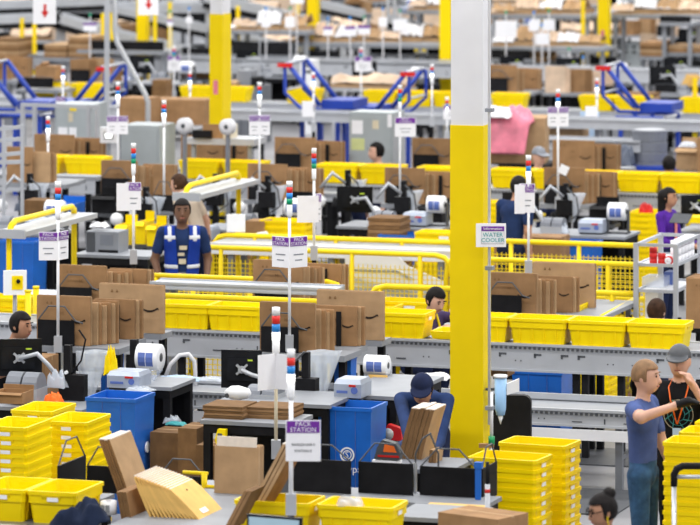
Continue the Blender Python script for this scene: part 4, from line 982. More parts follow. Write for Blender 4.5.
def shell(t, PR, sel, fn, name, mat, off, lo, hi, vox=.012):
    pr = [PR[i] for i in sel]
    return inst(name, sdf_mesh(name, lambda P: fn(P, field(pr, P) - off), lo, hi, vox, [mat]), t)
R_ = math.radians
# man in blue T-shirt
t, PR, hd, up = person(G(643, 32.3), R_(68), 'man in blue T-shirt and jeans pointing with a black glove', 'shirt_blue', 'denim', 'skin_light', 'hair_blond', L_=((.22, -.07, 1.13), (.225, -.17, .90)), R_=((-.41, -.12, 1.40), (-.33, -.36, 1.49)), vox=.0105, gloves='black', hair_style='crop', ht=1.77)
# man in black T-shirt
t, PR, hd, up = person(G(680, 33.4), R_(-14), 'man in black T-shirt, cap and orange lanyard holding his cheek', 'shirt_black', 'shirt_black', 'skin_light', None, L_=((.31, -.10, 1.17), (.135, -.165, 1.46)), vox=.0105, cap='dark_grey', ht=1.74, build=1.08)
for i, r in enumerate((.115, .085, .05)):
    o = MB().lathe((0, 0, 0), [(r, -.002), (r, .002), (r - .004, .002), (r - .004, -.002)], 28, 'y', False, False).obj('shirt_print', ('beige', 'teal', 'teal')[i], t); o.location = (.01, -.128, 1.24)
o = MB()
for i in range(8): a = i * math.pi / 4; o.bar((.05 * math.cos(a), 0, .05 * math.sin(a)), (.12 * math.cos(a + .4), 0, .12 * math.sin(a + .4)), .004, .004)
q = o.obj('shirt_print', 'teal', t); q.location = (.01, -.13, 1.24); q['kind'] = 'stuff'
MB().tube([(-.05, .02, 1.50), (-.075, -.07, 1.44), (-.055, -.122, 1.36), (0, -.142, 1.17)], .006, 5).tube([(.05, .02, 1.50), (.075, -.07, 1.44), (.06, -.122, 1.36), (.004, -.142, 1.17)], .006, 5).obj('lanyard', 'orange', t, True)
MB().box(-.032, .032, -.006, .0, -.06, .06).obj('badge', 'blue_pale', t, False, (0, -.145, 1.08))
# woman with glasses
t, PR, hd, up = person(G(606, 27.6), R_(-72), 'woman with black hair bun and glasses at the bottom edge', 'navy_shirt', 'navy', 'skin_mid', 'hair_black', vox=.0105, hair_style='bun', ht=1.565, head_pitch=R_(12))
for s in (-1, 1):
    o = MB().lathe((0, 0, 0), [(.024, -.002), (.024, .002), (.020, .002), (.020, -.002)], 14, 'y', False, False).obj('glasses', 'black', t); o.location = hd(s * .033, -.103, .008); MB().tube([hd(s * .056, -.10, .01), hd(s * .085, .01, .015)], .003, 4).obj('glasses', 'black', t)
MB().tube([hd(.082, .0, -.03), hd(.088, -.01, -.06), hd(.07, .0, -.12), hd(.05, -.05, -.20)], .004, 4).tube([hd(-.082, .0, -.03), hd(-.09, -.01, -.06), hd(-.075, .0, -.12), hd(-.05, -.05, -.20)], .004, 4).obj('earphone_cable', 'yellow', t)
# man in cap behind the leaning cartons
_b = G(428, 35.0); _r = R_(-6)
def inv(px, py, Y): q = W(px, py, Y) - _b; return (q.x * math.cos(_r) + q.y * math.sin(_r), -q.x * math.sin(_r) + q.y * math.cos(_r), q.z)
person(_b, _r, 'man in a dark cap bending behind the leaning cartons', 'navy_shirt', 'navy', 'skin_mid', 'hair_black', lean=R_(50), R_=(inv(409, 440, 33.9), inv(393, 447, 33.2)), L_=(inv(440, 440, 34.2), inv(432, 455, 33.8)), vox=.0125, cap='navy', sleeves='long', ht=1.72, hip=.86)
# man bending behind the middle conveyor
t, PR, hd, up = person(G(417, 41.6), R_(38), 'man with black hair bending over the middle conveyor', 'shirt_purple', 'navy', 'skin_light', 'hair_black', lean=R_(22), hip=.50, L_=((.26, -.28, .94), (.10, -.44, 1.02)), R_=((-.24, -.16, .76), (-.08, -.42, .86)), vox=.013, sleeves='long', head_pitch=R_(18))
MB().tube([up(-.06, -.02, 1.48), up(-.07, -.13, 1.36), up(0, -.14, 1.12)], .012, 5).tube([up(.06, -.02, 1.48), up(.07, -.13, 1.36), up(0, -.14, 1.12)], .012, 5).obj('lanyard', 'yellow', t, True)
# man at the left edge
person(G(1, 38.9), R_(60), 'man with black hair and black shirt behind the left monitor', 'shirt_black', 'navy', 'skin_mid', 'hair_black', lean=R_(16), hip=.56, vox=.013, R_=((-.28, -.18, .82), (-.20, -.42, .88)))
# person seen from behind at the right
person(G(648, 41.7), R_(150), 'brown-haired person in a white shirt seen from behind the totes', 'shirt_white', 'navy', 'skin_light', 'hair_brown', lean=R_(14), hip=.30, vox=.014)
# man in blue vest
t, PR, hd, up = person(G(182, 44.4), R_(4), 'man in blue reflective vest standing behind the guard rail', 'navy_shirt', 'grey_cloth', 'skin_dark', 'hair_black', vox=.012, ht=1.78, hair_style='crop', L_=((.26, .03, 1.15), (.24, -.10, .95)), R_=((-.27, .03, 1.15), (-.22, -.11, .96)))
def vest(P, d):
    z = P[..., 2]; d = np.maximum(d, np.maximum(.98 - z, z - 1.485)); slot = np.maximum(np.abs(P[..., 0]) - (.035 + .035 * np.clip((z - 1.0) / .4, 0, 1)), P[..., 1]); d = np.maximum(d, -slot); d = np.maximum(d, np.abs(P[..., 0]) - .178)
    return d
shell(t, PR, (0, 1, 2, 3), vest, 'vest', 'vest_blue', .022, (-.26, -.22, .9), (.26, .22, 1.55))
for z0, z1 in ((1.07, 1.11), (1.36, 1.40)):
    shell(t, PR, (0, 1, 2, 3), lambda P, d, z0=z0, z1=z1: np.maximum(vest(P, d), np.maximum(z0 - P[..., 2], P[..., 2] - z1)), 'reflective_stripe', 'reflect', .03, (-.26, -.24, z0 - .03), (.26, .24, z1 + .03), .01)
shell(t, PR, (0, 1, 2, 3), lambda P, d: np.maximum(vest(P, d), np.maximum(np.abs(np.abs(P[..., 0]) - .125) - .02, 1.34 - P[..., 2])), 'reflective_stripe', 'reflect', .029, (-.26, -.24, 1.3), (.26, .24, 1.52), .01)
MB().box(-.035, .035, -.004, 0, -.05, .0).box(-.045, .02, -.004, 0, .03, .06).box(-.03, .045, -.004, 0, .09, .13).obj('shirt_print', 'beige', t, False, (0, -.118, 1.17))
# people further back
person(G(199, 48.9), R_(-120), 'person in a tan shirt behind the man in the vest', 'shirt_tan', 'navy', 'skin_light', 'hair_brown', lean=R_(22), vox=.016, fingers=False, ht=1.66)
person(G(511, 47.8), R_(140), 'man in navy shirt behind the tilted station sign', 'navy_shirt', 'navy', 'skin_mid', 'hair_black', lean=R_(10), vox=.016, fingers=False, ht=1.70, L_=((.3, -.2, 1.05), (.2, -.4, 1.0)))
person(G(538, 56.6), R_(30), 'person in grey cap behind the yellow totes right of the column', 'shirt_white', 'navy', 'skin_light', None, hip=.46, vox=.018, fingers=False, cap='grey_mid')
person(G(378, 56.6), R_(-70), 'man with black hair in profile beside the grey cabinet', 'shirt_black', 'navy', 'skin_light', 'hair_black', hip=.52, vox=.018, fingers=False)
t, PR, hd, up = person(G(667, 47.9), R_(62), 'woman with long dark hair in a purple jacket holding a tablet', 'jacket_purple', 'navy', 'skin_mid', 'hair_black', sleeves='long', ht=1.56, vox=.015, hair_style='long', R_=((-.25, -.06, 1.12), (-.14, -.34, 1.08)), L_=((.25, -.06, 1.12), (.12, -.36, 1.08)))
MB().box(-.03, .03, -.006, 0, -.14, .14).obj('blouse', 'coral', t, False, (0, -.118, 1.26))
tb = MB().box(-.11, .11, -.075, .075, 0, .012).obj('tablet', 'dark_grey', None, False, W(681, 219, 47.45), R_(-40)); tb.rotation_euler = (R_(35), 0, R_(-30)); tag(tb, 'dark tablet held by the woman in the purple jacket', 'tablet')
person(G(669, 56.9), R_(170), 'dark-haired person with red hair band behind the right totes', 'shirt_white', 'navy', 'skin_mid', 'hair_black', hip=.32, vox=.018, fingers=False)
# ---------------------------------------------------------------- far side of the middle line
rack_set(57, 309, 42.4, 'left of the man in the blue vest', rear=False)
rack_set(253, 304, 42.2, 'right of the yellow guard rail at centre', n2=5, rear=False)
rack_set(485, 317, 41.9, 'just right of the large column', strap=False, n2=5)
pole(133.5, 262, 143, 43.0, 'signal pole with tilted sign left of the man in the vest', GRN, [(197, .13, .27, 0, False, False, -.165), (196, .15, .27, -5, True, False, -.075, .05)], lr=.024, lseg=.05)
pole(314, 258, 148, 43.0, 'signal pole with blank turned sign above the centre guard rail', GRN, [(209, .21, .26, 3, False, False, -.165), (207, .06, .26, 30, True, False, .02)], lr=.024, lseg=.05)
pole(528.5, 273, 155, 42.4, 'signal pole with tilted sign in front of the man in the blue shirt', LIT, [(199, .10, .28, 4, False, False, -.135), (198, .15, .28, -6, True, False, -.09, .05)], lr=.025, lseg=.052)
def gantry(px, py, Y, ln, label, zlow=0.0, wd=.42, sheet=True):
    p = W(px, py, Y); z = p.z; t = thing('tote_gantry', label, 'gantry', (p.x, p.y, 0))
    MB().tube([(0, 0, zlow), (0, 0, z - .12), (.01, .03, z - .04), (.02, .12, z), (.02, ln - .12, z), (.01, ln - .03, z - .04), (0, ln, z - .12), (0, ln, zlow)], .03, 8).obj('hoop_tube', 'yellow_paint', t, True)
    MB().bar((0, .05, z - .14), (.2, .05, z - .14), .03, .03).obj('bracket', 'grey', t); MB().bar((0, ln - .05, z - .14), (.2, ln - .05, z - .14), .03, .03).obj('bracket', 'grey', t)
    if sheet: MB().box(-.10, .22, -.1, ln + .1, z - .13, z - .08).box(-.10, .22, -.13, -.1, z - .15, z - .06).obj('slide_sheet', 'grey_light', t)
    return t
gantry(9, 222, 43.6, 1.75, 'yellow tube gantry with white slide sheet at the left edge')
gantry(185, 186, 47.9, 1.75, 'yellow tube gantry with white slide sheet behind the man in the vest')
o = MB().box(-.3, .62, 0, 1.6, .0, .86).obj('tread_platform', 'tread_plate', None, False, UV(G(0, 42.9), 0, 0, 0), -TH); tag(o, 'grey tread-plate platform at the left picture edge', 'platform')
t = thing('emergency_stop_box', 'white plate with yellow square and black stop button at left', 'switch', W(15, 295, 41.3), .1)
MB().box(-.11, .11, 0, .03, 0, .23).obj('plate', 'white', t); MB().box(-.03, .075, -.006, 0, .05, .18).obj('backplate', 'yellow', t); MB().cyl((.03, -.03, .13), .02, .03, 'y', 10).obj('button', 'black', t, True)
MB().cyl((.0, .04, -Z(295, 41.3)), .02, Z(295, 41.3), n=8).obj('post', 'grey', t, True)
for i, (x, nm) in enumerate(((28, 'first short yellow post behind the left man'), (36, 'second short yellow post behind the left man'))):
    t = thing('safety_post', nm, 'post', G(x, 41.2 + i * .3)); MB().cyl((0, 0, 0), .03, Z(292, 41.2), n=10).obj('tube', 'yellow_paint', t, True); MB().cyl((0, 0, Z(292, 41.2)), .034, .02, n=10).obj('cap', 'yellow_paint', t, True)
tote_stack(-2, 298, 42.0, 'the stack at the left edge behind the left man', marks='', group='totes behind the middle conveyor', z0=.75)
t = thing('film_printer', 'dark grey printing machine with white packet on top near the vest man', 'printer', W(86, 254, 46.0))
MB().box(0, .36, 0, .3, 0, .24).obj('housing', 'grey', t); MB().box(.01, .10, -.01, 0, .02, .23).obj('control_panel', 'dark_grey', t); MB().box(.16, .3, -.008, 0, .10, .21).obj('window', 'grey_mid', t); MB().box(.14, .36, -.006, 0, 0, .05).obj('tray', 'black', t)
table(72, 254, 150, 45.8, .6, 'grey table carrying the dark printing machine', shelf=False)
cloth(100, 227, 46.1, .10, .07, .05, 'white packet on top of the dark printing machine', 'white', 'white_packet', 'packet', 41)
# yellow totes behind the conveyor
tote_stack(553, 305, 42.4, 'the pair of totes behind the middle conveyor at right', marks='l', group='totes behind the middle conveyor', z0=.9)
tote_stack(541, 302, 43.2, 'the low stack beside the cartons right of the column', marks='', group='totes behind the middle conveyor', z0=.9)
tote_stack(402, 302, 42.6, 'the stack left of the man bending over', marks='l', group='totes behind the middle conveyor', z0=.75)
tote_stack(368, 306, 42.4, 'the stack behind the pale carton at centre', marks='', group='totes behind the middle conveyor', z0=.75)
tote_stack(346, 303, 43.2, 'the rear stack behind the pale carton at centre', marks='', group='totes behind the middle conveyor', z0=.75)
t_ = 0
for (a, b, yy, nm) in ((330, 470, 42.1, 'grey bench behind the middle conveyor at centre'), (520, 600, 42.1, 'grey bench behind the middle conveyor at right')):
    p = G(a, yy); w_ = (b - a) / S(yy) / UX; z = .75 if a < 400 else .9
    t = thing('bench', nm, 'bench', (p.x, p.y, 0)); MB().box(0, w_, 0, 1.4, z - .04, z).obj('bench_top', 'grey', t)
    for x in (.05, w_ - .1): MB().box(x, x + .05, .05, .1, 0, z - .04).obj('leg', 'steel_dark', t); MB().box(x, x + .05, 1.3, 1.35, 0, z - .04).obj('leg', 'steel_dark', t)
tote_stack(281, 221, 48.6, 'the stack behind the yellow guard rail at centre', marks='', group='totes behind the guard rails')
tote_stack(437, 233, 48.3, 'the stack left of the large column behind the rail', marks='l', group='totes behind the guard rails')
tote_stack(642, 213, 52.0, 'the stack left of the woman in purple', along=False, marks='', group='totes behind the guard rails')
tote_stack(500, 203, 51.0, 'the stack behind the water cooler sign', marks='', group='totes behind the guard rails')
# shelf cart with red tape rolls
t = thing('shelf_cart', 'grey wire shelf cart with paper rolls and red tape at right', 'cart', G(636, 43.0), -TH)
zt = Z(243, 43.0); WC, DC = .40, 1.0
for x in (0, WC):
    for y in (0, DC): MB().box(x - .022, x + .022, y - .022, y + .022, .12, zt).obj('upright', 'grey_light', t)
for z in (.35, Z(266, 43.0), Z(290, 43.0) - .02, zt - .03):
    m = MB().box(0, WC, 0, .02, z, z + .03).box(0, WC, DC - .02, DC, z, z + .03).box(0, .02, 0, DC, z, z + .03).box(WC - .02, WC, 0, DC, z, z + .03)
    m.obj('shelf_frame', 'grey_light', t)
for z in (.36, Z(266, 43.0), Z(290, 43.0) - .02): MB().box(.02, WC - .02, .02, DC - .02, z, z + .012).obj('shelf_board', 'white', t)
for x in (0, WC):
    for y in (0, DC): MB().cyl((x - .02, y, .06), .06, .04, 'x', 12).obj('castor', 'black', t, True)
MB().box(-.06, -.03, -.05, -.02, .55, .78).obj('hook', 'black', t); MB().box(WC + .03, WC + .06, -.05, -.02, .6, .78).obj('hook', 'black', t)
zs = Z(266, 43.0) + .012; pc = G(636, 43.0)
k = 0
for r, c in ((0, 0), (0, 1), (1, 0), (1, 1), (2, 0)):
    q = UV(pc, .15 + .085 * c + .0, .10, zs + .056 * r)
    o = thing('tape_roll', ['lower left', 'lower right', 'middle left', 'middle right', 'top'][k] + ' red tape roll stacked on the shelf cart', 'tape roll', q, None, 'red tape rolls on the cart'); k += 1
    MB().lathe((0, 0, 0), [(.02, 0), (.04, 0), (.04, .054), (.02, .054)], 14, 'z', False, False).obj('tape', 'red', o, True); MB().cyl((0, 0, .001), .021, .05, n=10).obj('core', 'paper', o, True)
o = thing('tape_roll', 'red tape roll lying on its side showing its white core', 'tape roll', UV(pc, .31, .05, zs + .045), None, 'red tape rolls on the cart')
MB().lathe((0, 0, 0), [(.022, 0), (.045, 0), (.045, .05), (.022, .05)], 16, 'y', False, False).obj('tape', 'red', o, True); MB().lathe((0, -.002, 0), [(.012, 0), (.034, 0), (.034, .054), (.012, .054)], 14, 'y', False, False).obj('core', 'paper', o, True)
k = 0
for y in (.28, .42, .56, .70, .84):
    for r in (0, 1, 2):
        q = UV(pc, .33, y, zs + .075 * r); o = inst('paper_roll', cached('prl', lambda: MB().lathe((0, 0, 0), [(.012, 0), (.052, 0), (.052, .07), (.012, .07)], 14, 'z').mesh('paper_roll', 'paper', True)), None, q, 0)
        tag(o, ('top', 'middle', 'bottom')[2 - r] + ' white paper roll in the ' + ORD[k // 3] + ' column from the front of the cart', 'paper roll', 'white paper rolls on the cart'); k += 1
o = carton(642, 277, 663, 290, 43.3, .3, 'clear storage box on the lower shelf of the cart', 'film', tape=False, name='storage_box', cat='box')
o = carton(664, 272, 672, 288, 43.5, .2, 'blue folder box on the lower shelf of the cart', 'print_blue', tape=False, name='folder_box', cat='box')
bundle(686, 328, 40.6, .5, .46, 3, .12, 'the bundle at the right edge above the middle conveyor', ('kraft',))
t = thing('carton_rack', 'black rack holding the right-edge cartons above the conveyor', 'rack', UV(G(686, 40.6), 0, 0)); MB().box(-.03, .6, -.02, .4, Z(328, 40.6) - .04, Z(328, 40.6)).obj('shelf', 'black', t); MB().box(.02, .06, .3, .34, 0, Z(280, 40.6)).obj('post', 'black', t); MB().box(.5, .54, .3, .34, 0, 1).obj('post', 'black', t)

# ---------------------------------------------------------------- second pack line
def workstation(px, py, Y, what, wd=1.3, mon=True, prn=True, rol=True, cus=True, bn=True, rnd=0, side=1):
    """packing table with monitor, printer, film roll, cushion machine and blue bin; px,py = front left corner of the table top"""
    r = random.Random(rnd); s = S(Y); p = W(px, py, Y); px1 = px + wd * s * UX
    table(px, py, px1, Y, .7, 'grey packing table ' + what, shelf=True)
    f = lambda a, b, z=0.0: UV(p, a * wd, b, z)
    pix = lambda q: (350 + q.x * F / q.y, YH + (H - q.z) * F / q.y, q.y)
    if mon:
        q = pix(f(.12, .2, .14)); t = monitor(q[0] - .2 * s, q[1] - .3 * s, q[0] + .22 * s, q[1], q[2], 'black monitor rear on a pale arm ' + what, r.uniform(-.3, .1), arm=[(.15, -.08, .18), (.25, -.08, .02), (.28, -.06, -.12)])
    if prn: q = pix(f(.30, .12)); label_printer(q[0], q[1] - .17 * s, q[0] + .24 * s, q[1], q[2], 'grey label printer ' + what)
    if cus: q = pix(f(.60, .15)); cushion_machine(q[0], q[1] - .14 * s, q[0] + .27 * s, q[1], q[2], 'silver air cushion machine ' + what)
    if rol:
        q = pix(f(.88, .35, .25)); roll(q[0], q[1], q[2], .10, .20, 'printed film roll ' + what)
        b = f(.88, .37); t = thing('roll_stand', 'dark stand under the film roll ' + what, 'stand', b); MB().box(-.13, -.11, -.02, .03, 0, .27).box(.11, .13, -.02, .03, 0, .27).box(-.13, .13, -.06, .08, 0, .02).obj('frame', 'dark_grey', t)
    if bn: q = pix(f(.55, -.55, -.02)); blue_bin(q[0], q[1], q[0] + .42 * s, q[2], .4, 'blue packing bin ' + what, logo=False)
    if r.random() < .8: q = pix(f(.45, .2)); cloth(q[0], q[1], q[2], .10, .08, .12, 'crumpled clear plastic packets ' + what, 'film', 'plastic_packet', 'packet', rnd + 50)
workstation(118, 240, 49.5, 'left of the man in the vest', mon=False, bn=False, rnd=1, rol=False)
workstation(196, 229, 49.7, 'behind the man in the vest', wd=1.2, mon=False, rnd=2, cus=False)
workstation(336, 226, 50.6, 'left of the large column on the second line', wd=1.25, rnd=3)
workstation(500, 233, 49.6, 'right of the large column on the second line', wd=1.45, rnd=4)
workstation(-30, 232, 49.0, 'at the left edge behind the tube gantry', wd=1.0, rnd=5, mon=False)
rack_set(247, 199, 53.0, 'right of the left column on the second line', n2=6, rear=False)
rack_set(384, 203, 53.0, 'left of the large column on the second line', n2=3, rear=False)
rack_set(543, 203, 52.6, 'left of the woman in purple on the second line', n2=5, rear=False)
rack_set(100, 196, 52.4, 'left of the vest man, second line', n2=4, wf=.46, rear=False)
rack_set(6, 182, 53.2, 'behind the ladder frame at left', br=False, n2=3, rear=False, g3=False, wf=.34)
for a, nm in (((33, 167), 'above the left totes of the second line'), ((180, 168), 'behind the man in the vest across the conveyor'), ((274, 170), 'across the conveyor right of the left column'), ((412, 171), 'across the conveyor left of the large column'), ((552, 173), 'across the conveyor left of the drum')):
    rack_set(a[0], a[1], 56.9, nm, rear=False, br=a[0] in (274, 412), wf=.56, n2=4)
# tall carton with divider behind the vest man
bundle(153, 208, 51.2, .25, .5, 2, .03, 'the tall narrow pair behind the man in the vest', ('kraft',), prints=False)
bracket(153, 211, 175, 212, .19, 50.9, 'black divider below the tall narrow cartons', hoop=.8)
t = thing('carton_stand', 'narrow grey stand under the tall narrow cartons', 'stand', G(153, 51.1)); z = Z(208, 51.2) - .003; MB().box(-.02, .3, -.25, .2, z - .04, z).obj('shelf', 'grey', t); MB().box(.1, .16, 0, .06, 0, z - .04).obj('post', 'black', t)
pole(118, 190, 82, 53.0, 'signal pole with double sign above the upper left cartons', LIT, [(125, .125, .22, 6, True, False, -.135), (125, .12, .22, 0, True)], lr=.026, lseg=.05)
pole(259.5, 201, 82, 52.7, 'signal pole with double sign right of the left column', LIT, [(125, .125, .24, 6, True, False, -.125), (125, .125, .24, 0, True)], lr=.026, lseg=.05)
pole(400, 208, 85, 52.7, 'signal pole with sign in front of the grey cabinet', GRN, [(127, .25, .23, 0, True, False, -.06)], lr=.024, lseg=.05)
pole(558, 207, 89, 52.4, 'signal pole with double sign above the plain cartons at right', LIT, [(116.5, .125, .23, 6, True, False, -.125), (116.5, .125, .23, 0, True)], lr=.026, lseg=.05)
pole(164, 206, 100, 51.0, 'plain signal pole without sign behind the man in the vest', LIT, None, lr=.026, lseg=.05)
pole(48, 190, 116, 53.5, 'plain signal pole above the cartons at upper left', LIT, None, lr=.026, lseg=.05)
o = MB().box(0, .11, 0, .004, 0, .11).obj('hang_tag', 'paper', None, False, W(557.5, 172, 52.385), 0); o.rotation_euler = (0, math.radians(25), 0); tag(o, 'small white tag hanging on the pole above the plain cartons', 'tag')
# cartons behind the mesh rails
for i, (a, b, y0, y1, Y, nm) in enumerate(((338, 372, 240, 262, 48.4, 'wide brown carton behind the mesh at centre'), (376, 402, 241, 262, 48.4, 'second brown carton behind the mesh at centre'), (494, 530, 236, 268, 48.6, 'brown carton behind the mesh right of the column'), (533, 560, 237, 268, 48.4, 'second brown carton behind the mesh right of the column'), (227, 258, 236, 256, 48.9, 'brown carton behind the guard rail near the vest man'))):
    carton(a, y0, b, YH + H * S(Y), Y, .4, nm, 'kraft')
flat_stack(368, 400, 237, 50.0, .4, 5, .045, 'the pile on the table left of the large column', mats=('kraft_dark', 'kraft'))
t = thing('switch_plate', 'white rounded plate on a yellow post behind the vest man', 'switch', W(236, 232, 47.6), 0); MB().box(-.1, .1, 0, .03, 0, .19).obj('plate', 'white', t); MB().cyl((.02, .05, -Z(232, 47.6)), .025, Z(232, 47.6) + .1, n=8).obj('post', 'yellow_paint', t, True)
carton(245, 221, 264, 233, 48.7, .3, 'small brown carton beside the white switch plate', 'kraft')
t = thing('carton_stand', 'grey stand under the small brown carton at centre', 'stand', G(246, 48.7)); z = Z(233, 48.7); MB().box(0, .22, .05, .25, z - .04, z).obj('top', 'grey', t); MB().box(.08, .14, .1, .16, 0, z - .04).obj('post', 'steel_dark', t)
# air hose loops, pale
for i, (px, py, Y, nm) in enumerate(((262, 246, 47.6, 'behind the centre guard rail'), (184, 400 - 30, 38.9, 'behind the low conveyor at left'))):
    p = W(px, py, Y); t = thing('air_hose', 'pale grey looped air hose ' + nm, 'hose', p, 0)
    MB().tube([(-.16, 0, -.05), (-.12, 0, .05), (-.04, 0, .13), (.04, 0, .14), (.09, 0, .08), (.10, 0, -.02), (.10, 0, -.2)], .018, 6).obj('hose', 'white_paint', t, True)
# right part of the second line
monitor(681, 195, 706, 216, 50.6, 'black monitor rear on a pale arm at the right picture edge', .1, arm=[(.1, -.08, .05), (.2, -.08, -.1)])
workstation(676, 231, 50.2, 'at the right picture edge behind the shelf cart', wd=1.0, mon=False, cus=False, rol=False, bn=False, rnd=9)
o = carton(684, 217, 706, 223, 50.1, .3, 'flat yellow tray on the table at the right picture edge', 'yellow', tape=False, name='tray', cat='tray')
cloth(646, 214, 52.2, .09, .07, .14, 'red and black bag beside the stacked yellow totes', 'red', 'red_bag', 'bag', 61)
# grey bins, bag, cartons behind the right totes
t = thing('barrel_stack', 'dark grey ribbed plastic drum behind the right yellow totes', 'drum', G(650, 60.5))
zt = Z(130, 60.5); h0 = .35
R = [(.23, h0), (.245, h0 + .1)]
z = h0 + .1
while z < zt - .12: R += [(.235, z + .01), (.245, z + .13), (.225, z + .14)]; z += .14
R += [(.24, zt - .03), (.25, zt - .02), (.25, zt), (.21, zt)]
MB().lathe((0, 0, 0), R, 18).obj('shell', 'grey_mid', t); MB().cyl((0, 0, 0), .22, h0, n=14).obj('base', 'blue_frame', t); MB().cyl((0, 0, zt - .01), .21, .02, n=16).obj('lid', 'grey_light', t)
cloth(622, 166, 60.2, .17, .14, .34, 'dark grey plastic rubbish bag beside the ribbed drum', 'pvc_bag', 'rubbish_bag', 'bag', 63)
t = thing('carton_stand', 'blue steel stand under the rubbish bag and cartons', 'stand', G(606, 60.3)); z = Z(166, 60.2) - .005; MB().box(0, 1.35, 0, .5, z - .05, z).obj('top', 'blue_frame', t); MB().box(.05, .1, .05, .1, 0, z - .05).obj('post', 'blue_frame', t); MB().box(1.2, 1.25, .05, .1, 0, z - .05).obj('post', 'blue_frame', t)
carton(676, 148, 697, 170, 59.0, .35, 'open brown carton with white wrap at right', 'kraft_light', open_=True)
cloth(688, 147, 59.2, .12, .10, .09, 'white crumpled wrap in the open carton at right', 'film', 'plastic_wrap', 'plastic film', 64)
carton(697, 138, 715, 172, 58.6, .4, 'tall brown carton at the right picture edge', 'kraft')
t = thing('carton_stand', 'grey stand under the open cartons at right', 'stand', G(676, 58.6)); z = Z(170.3, 59) - .003; MB().box(-.05, .6, .0, .9, z - .05, z).obj('top', 'grey', t); MB().box(.05, .1, .3, .35, 0, z - .05).obj('post', 'steel_dark', t); MB().box(.4, .45, .3, .35, 0, z - .05).obj('post', 'steel_dark', t)
rail(56.4, 610, 688, Z(173, 55.6), 'yellow guard rail in front of the ribbed drum', posts=(622,), mesh=False, round1=True)
# big carton with pink wrap
carton(486, 118, 545, 163, 59.0, .7, 'very large brown carton right of the large column', 'kraft_light', rz=-.12, tape=False)
cloth(508, 122, 59.0, .36, .30, .22, 'bright pink plastic wrap over the very large carton', 'pink', 'pink_wrap', 'plastic film', 66, drop=.42)
cloth(498, 117, 58.9, .22, .2, .16, 'clear white plastic wrap beside the pink wrap', 'white', 'plastic_wrap', 'plastic film', 67)
t = thing('pallet_stand', 'black stand under the very large carton', 'stand', UV(G(486, 59.0), 0, 0)); z = Z(163, 59) - .003; MB().box(-.05, .85, -.05, .7, z - .08, z).obj('top', 'black', t); MB().box(.0, .08, 0, .08, 0, z - .08).obj('post', 'black', t); MB().box(.7, .78, 0, .08, 0, z - .08).obj('post', 'black', t)
rail(55.9, 497, 545, Z(170, 55.4), 'short yellow rail under the very large carton', posts=(516,), mesh=False)
carton(546, 123, 581, 137, 62.0, .4, 'long brown carton behind the double sign at right', 'kraft_light'); 
o = MB().box(0, .28, 0, .02, 0, .38).obj('blue_sheet', 'blue_pale', None, False, W(580, 138, 62.5), -TH); tag(o, 'pale blue plastic sheet leaning beside the long carton', 'sheet')
conveyor(61.6, 480, 640, Z(138, 60.8), .5, .16, 'grey conveyor under the long carton at right', legs=(500, 570, 630))
# cabinets
def cabinet(px0, py0, px1, py1, Y, dep, label, papers=()):
    p = W(px0, py1, Y); s = S(Y); w_ = (px1 - px0) / s / UX; h = (py1 - py0) / s; h0 = p.z
    t = thing('control_cabinet', label, 'cabinet', (p.x, p.y, 0))
    MB().box(0, w_, 0, dep, max(0, h0 * .5), h0 + h).obj('body', 'cabinet', t); MB().box(.03, w_ - .03, -.012, 0, max(0, h0 * .5) + .04, h0 + h - .05).obj('door', 'cabinet', t); MB().box(.02, .08, .02, .08, 0, h0 * .5).obj('leg', 'steel_dark', t); MB().box(w_ - .08, w_ - .02, .02, .08, 0, h0 * .5).obj('leg', 'steel_dark', t)
    for (a, b, c, d, m) in papers: MB().box(a * w_, b * w_, -.016, -.012, h0 + c * h, h0 + d * h).obj('notice', m, t)
    return t
cabinet(349, 112, 393, 166, 57.5, .5, 'tall grey control cabinet left of the large column', ((.07, .32, .6, .85, 'paper'), (.06, .36, .3, .52, 'notice_green'), (.54, .68, .7, .86, 'beige'), (.88, .98, .74, .98, 'paper')))
cabinet(55, 104, 92, 150, 59.5, .6, 'grey machine cabinet with yellow label at upper left', ((.1, .35, .2, .5, 'paper'), (.4, .6, .2, .5, 'paper'), (.38, .5, .62, .82, 'beige'), (.42, .6, .86, .92, 'yellow')))
cabinet(121, 125, 160, 153, 58.0, .6, 'plain grey cabinet behind the cartons at upper left', ())
t = thing('display_box', 'small grey display box with lit screen at upper left', 'display', W(100, 143, 57.0), 0); MB().box(0, .22, 0, .1, 0, .2).obj('housing', 'white_paint', t); MB().box(.05, .17, -.006, 0, .05, .14).obj('bezel', 'black', t); MB().box(.065, .155, -.009, -.006, .065, .125).obj('screen', 'lamp_white', t); MB().cyl((.11, .05, -Z(143, 57)), .03, Z(143, 57), n=8).obj('post', 'grey', t)
t = thing('machine_guard', 'pale steel guard frame around the machine cabinet at upper left', 'frame', G(22, 58.0))
zt = Z(103, 58); wf = (98 - 22) / S(58) / UX
for x in (0, .17, wf - .12, wf): MB().box(x - .025, x + .025, 0, .05, 0, zt).obj('upright', 'grey_light', t)
MB().box(0, wf, .004, .046, zt - .05, zt - .002).obj('top_beam', 'grey_light', t); MB().box(0, .2, .004, .046, zt * .6, zt * .6 + .05).obj('cross_bar', 'grey_light', t)
t = thing('ladder_frame', 'grey steel ladder frame at the left picture edge', 'frame', G(-20, 50.2), 0)
for x in (0, .27, .48): MB().box(x - .02, x + .02, 0, .04, 0, Z(126, 50.2) + .02 * (x > .3)).obj('upright', 'grey_light', t)
for i, (ya, yb) in enumerate(((131, 127), (142, 139), (157, 153), (163, 162))):
    MB().bar((0, .02, Z(ya, 50.2)), (.48, .02, Z(yb, 50.2)), .028, .045).obj('rung', 'grey_light', t)
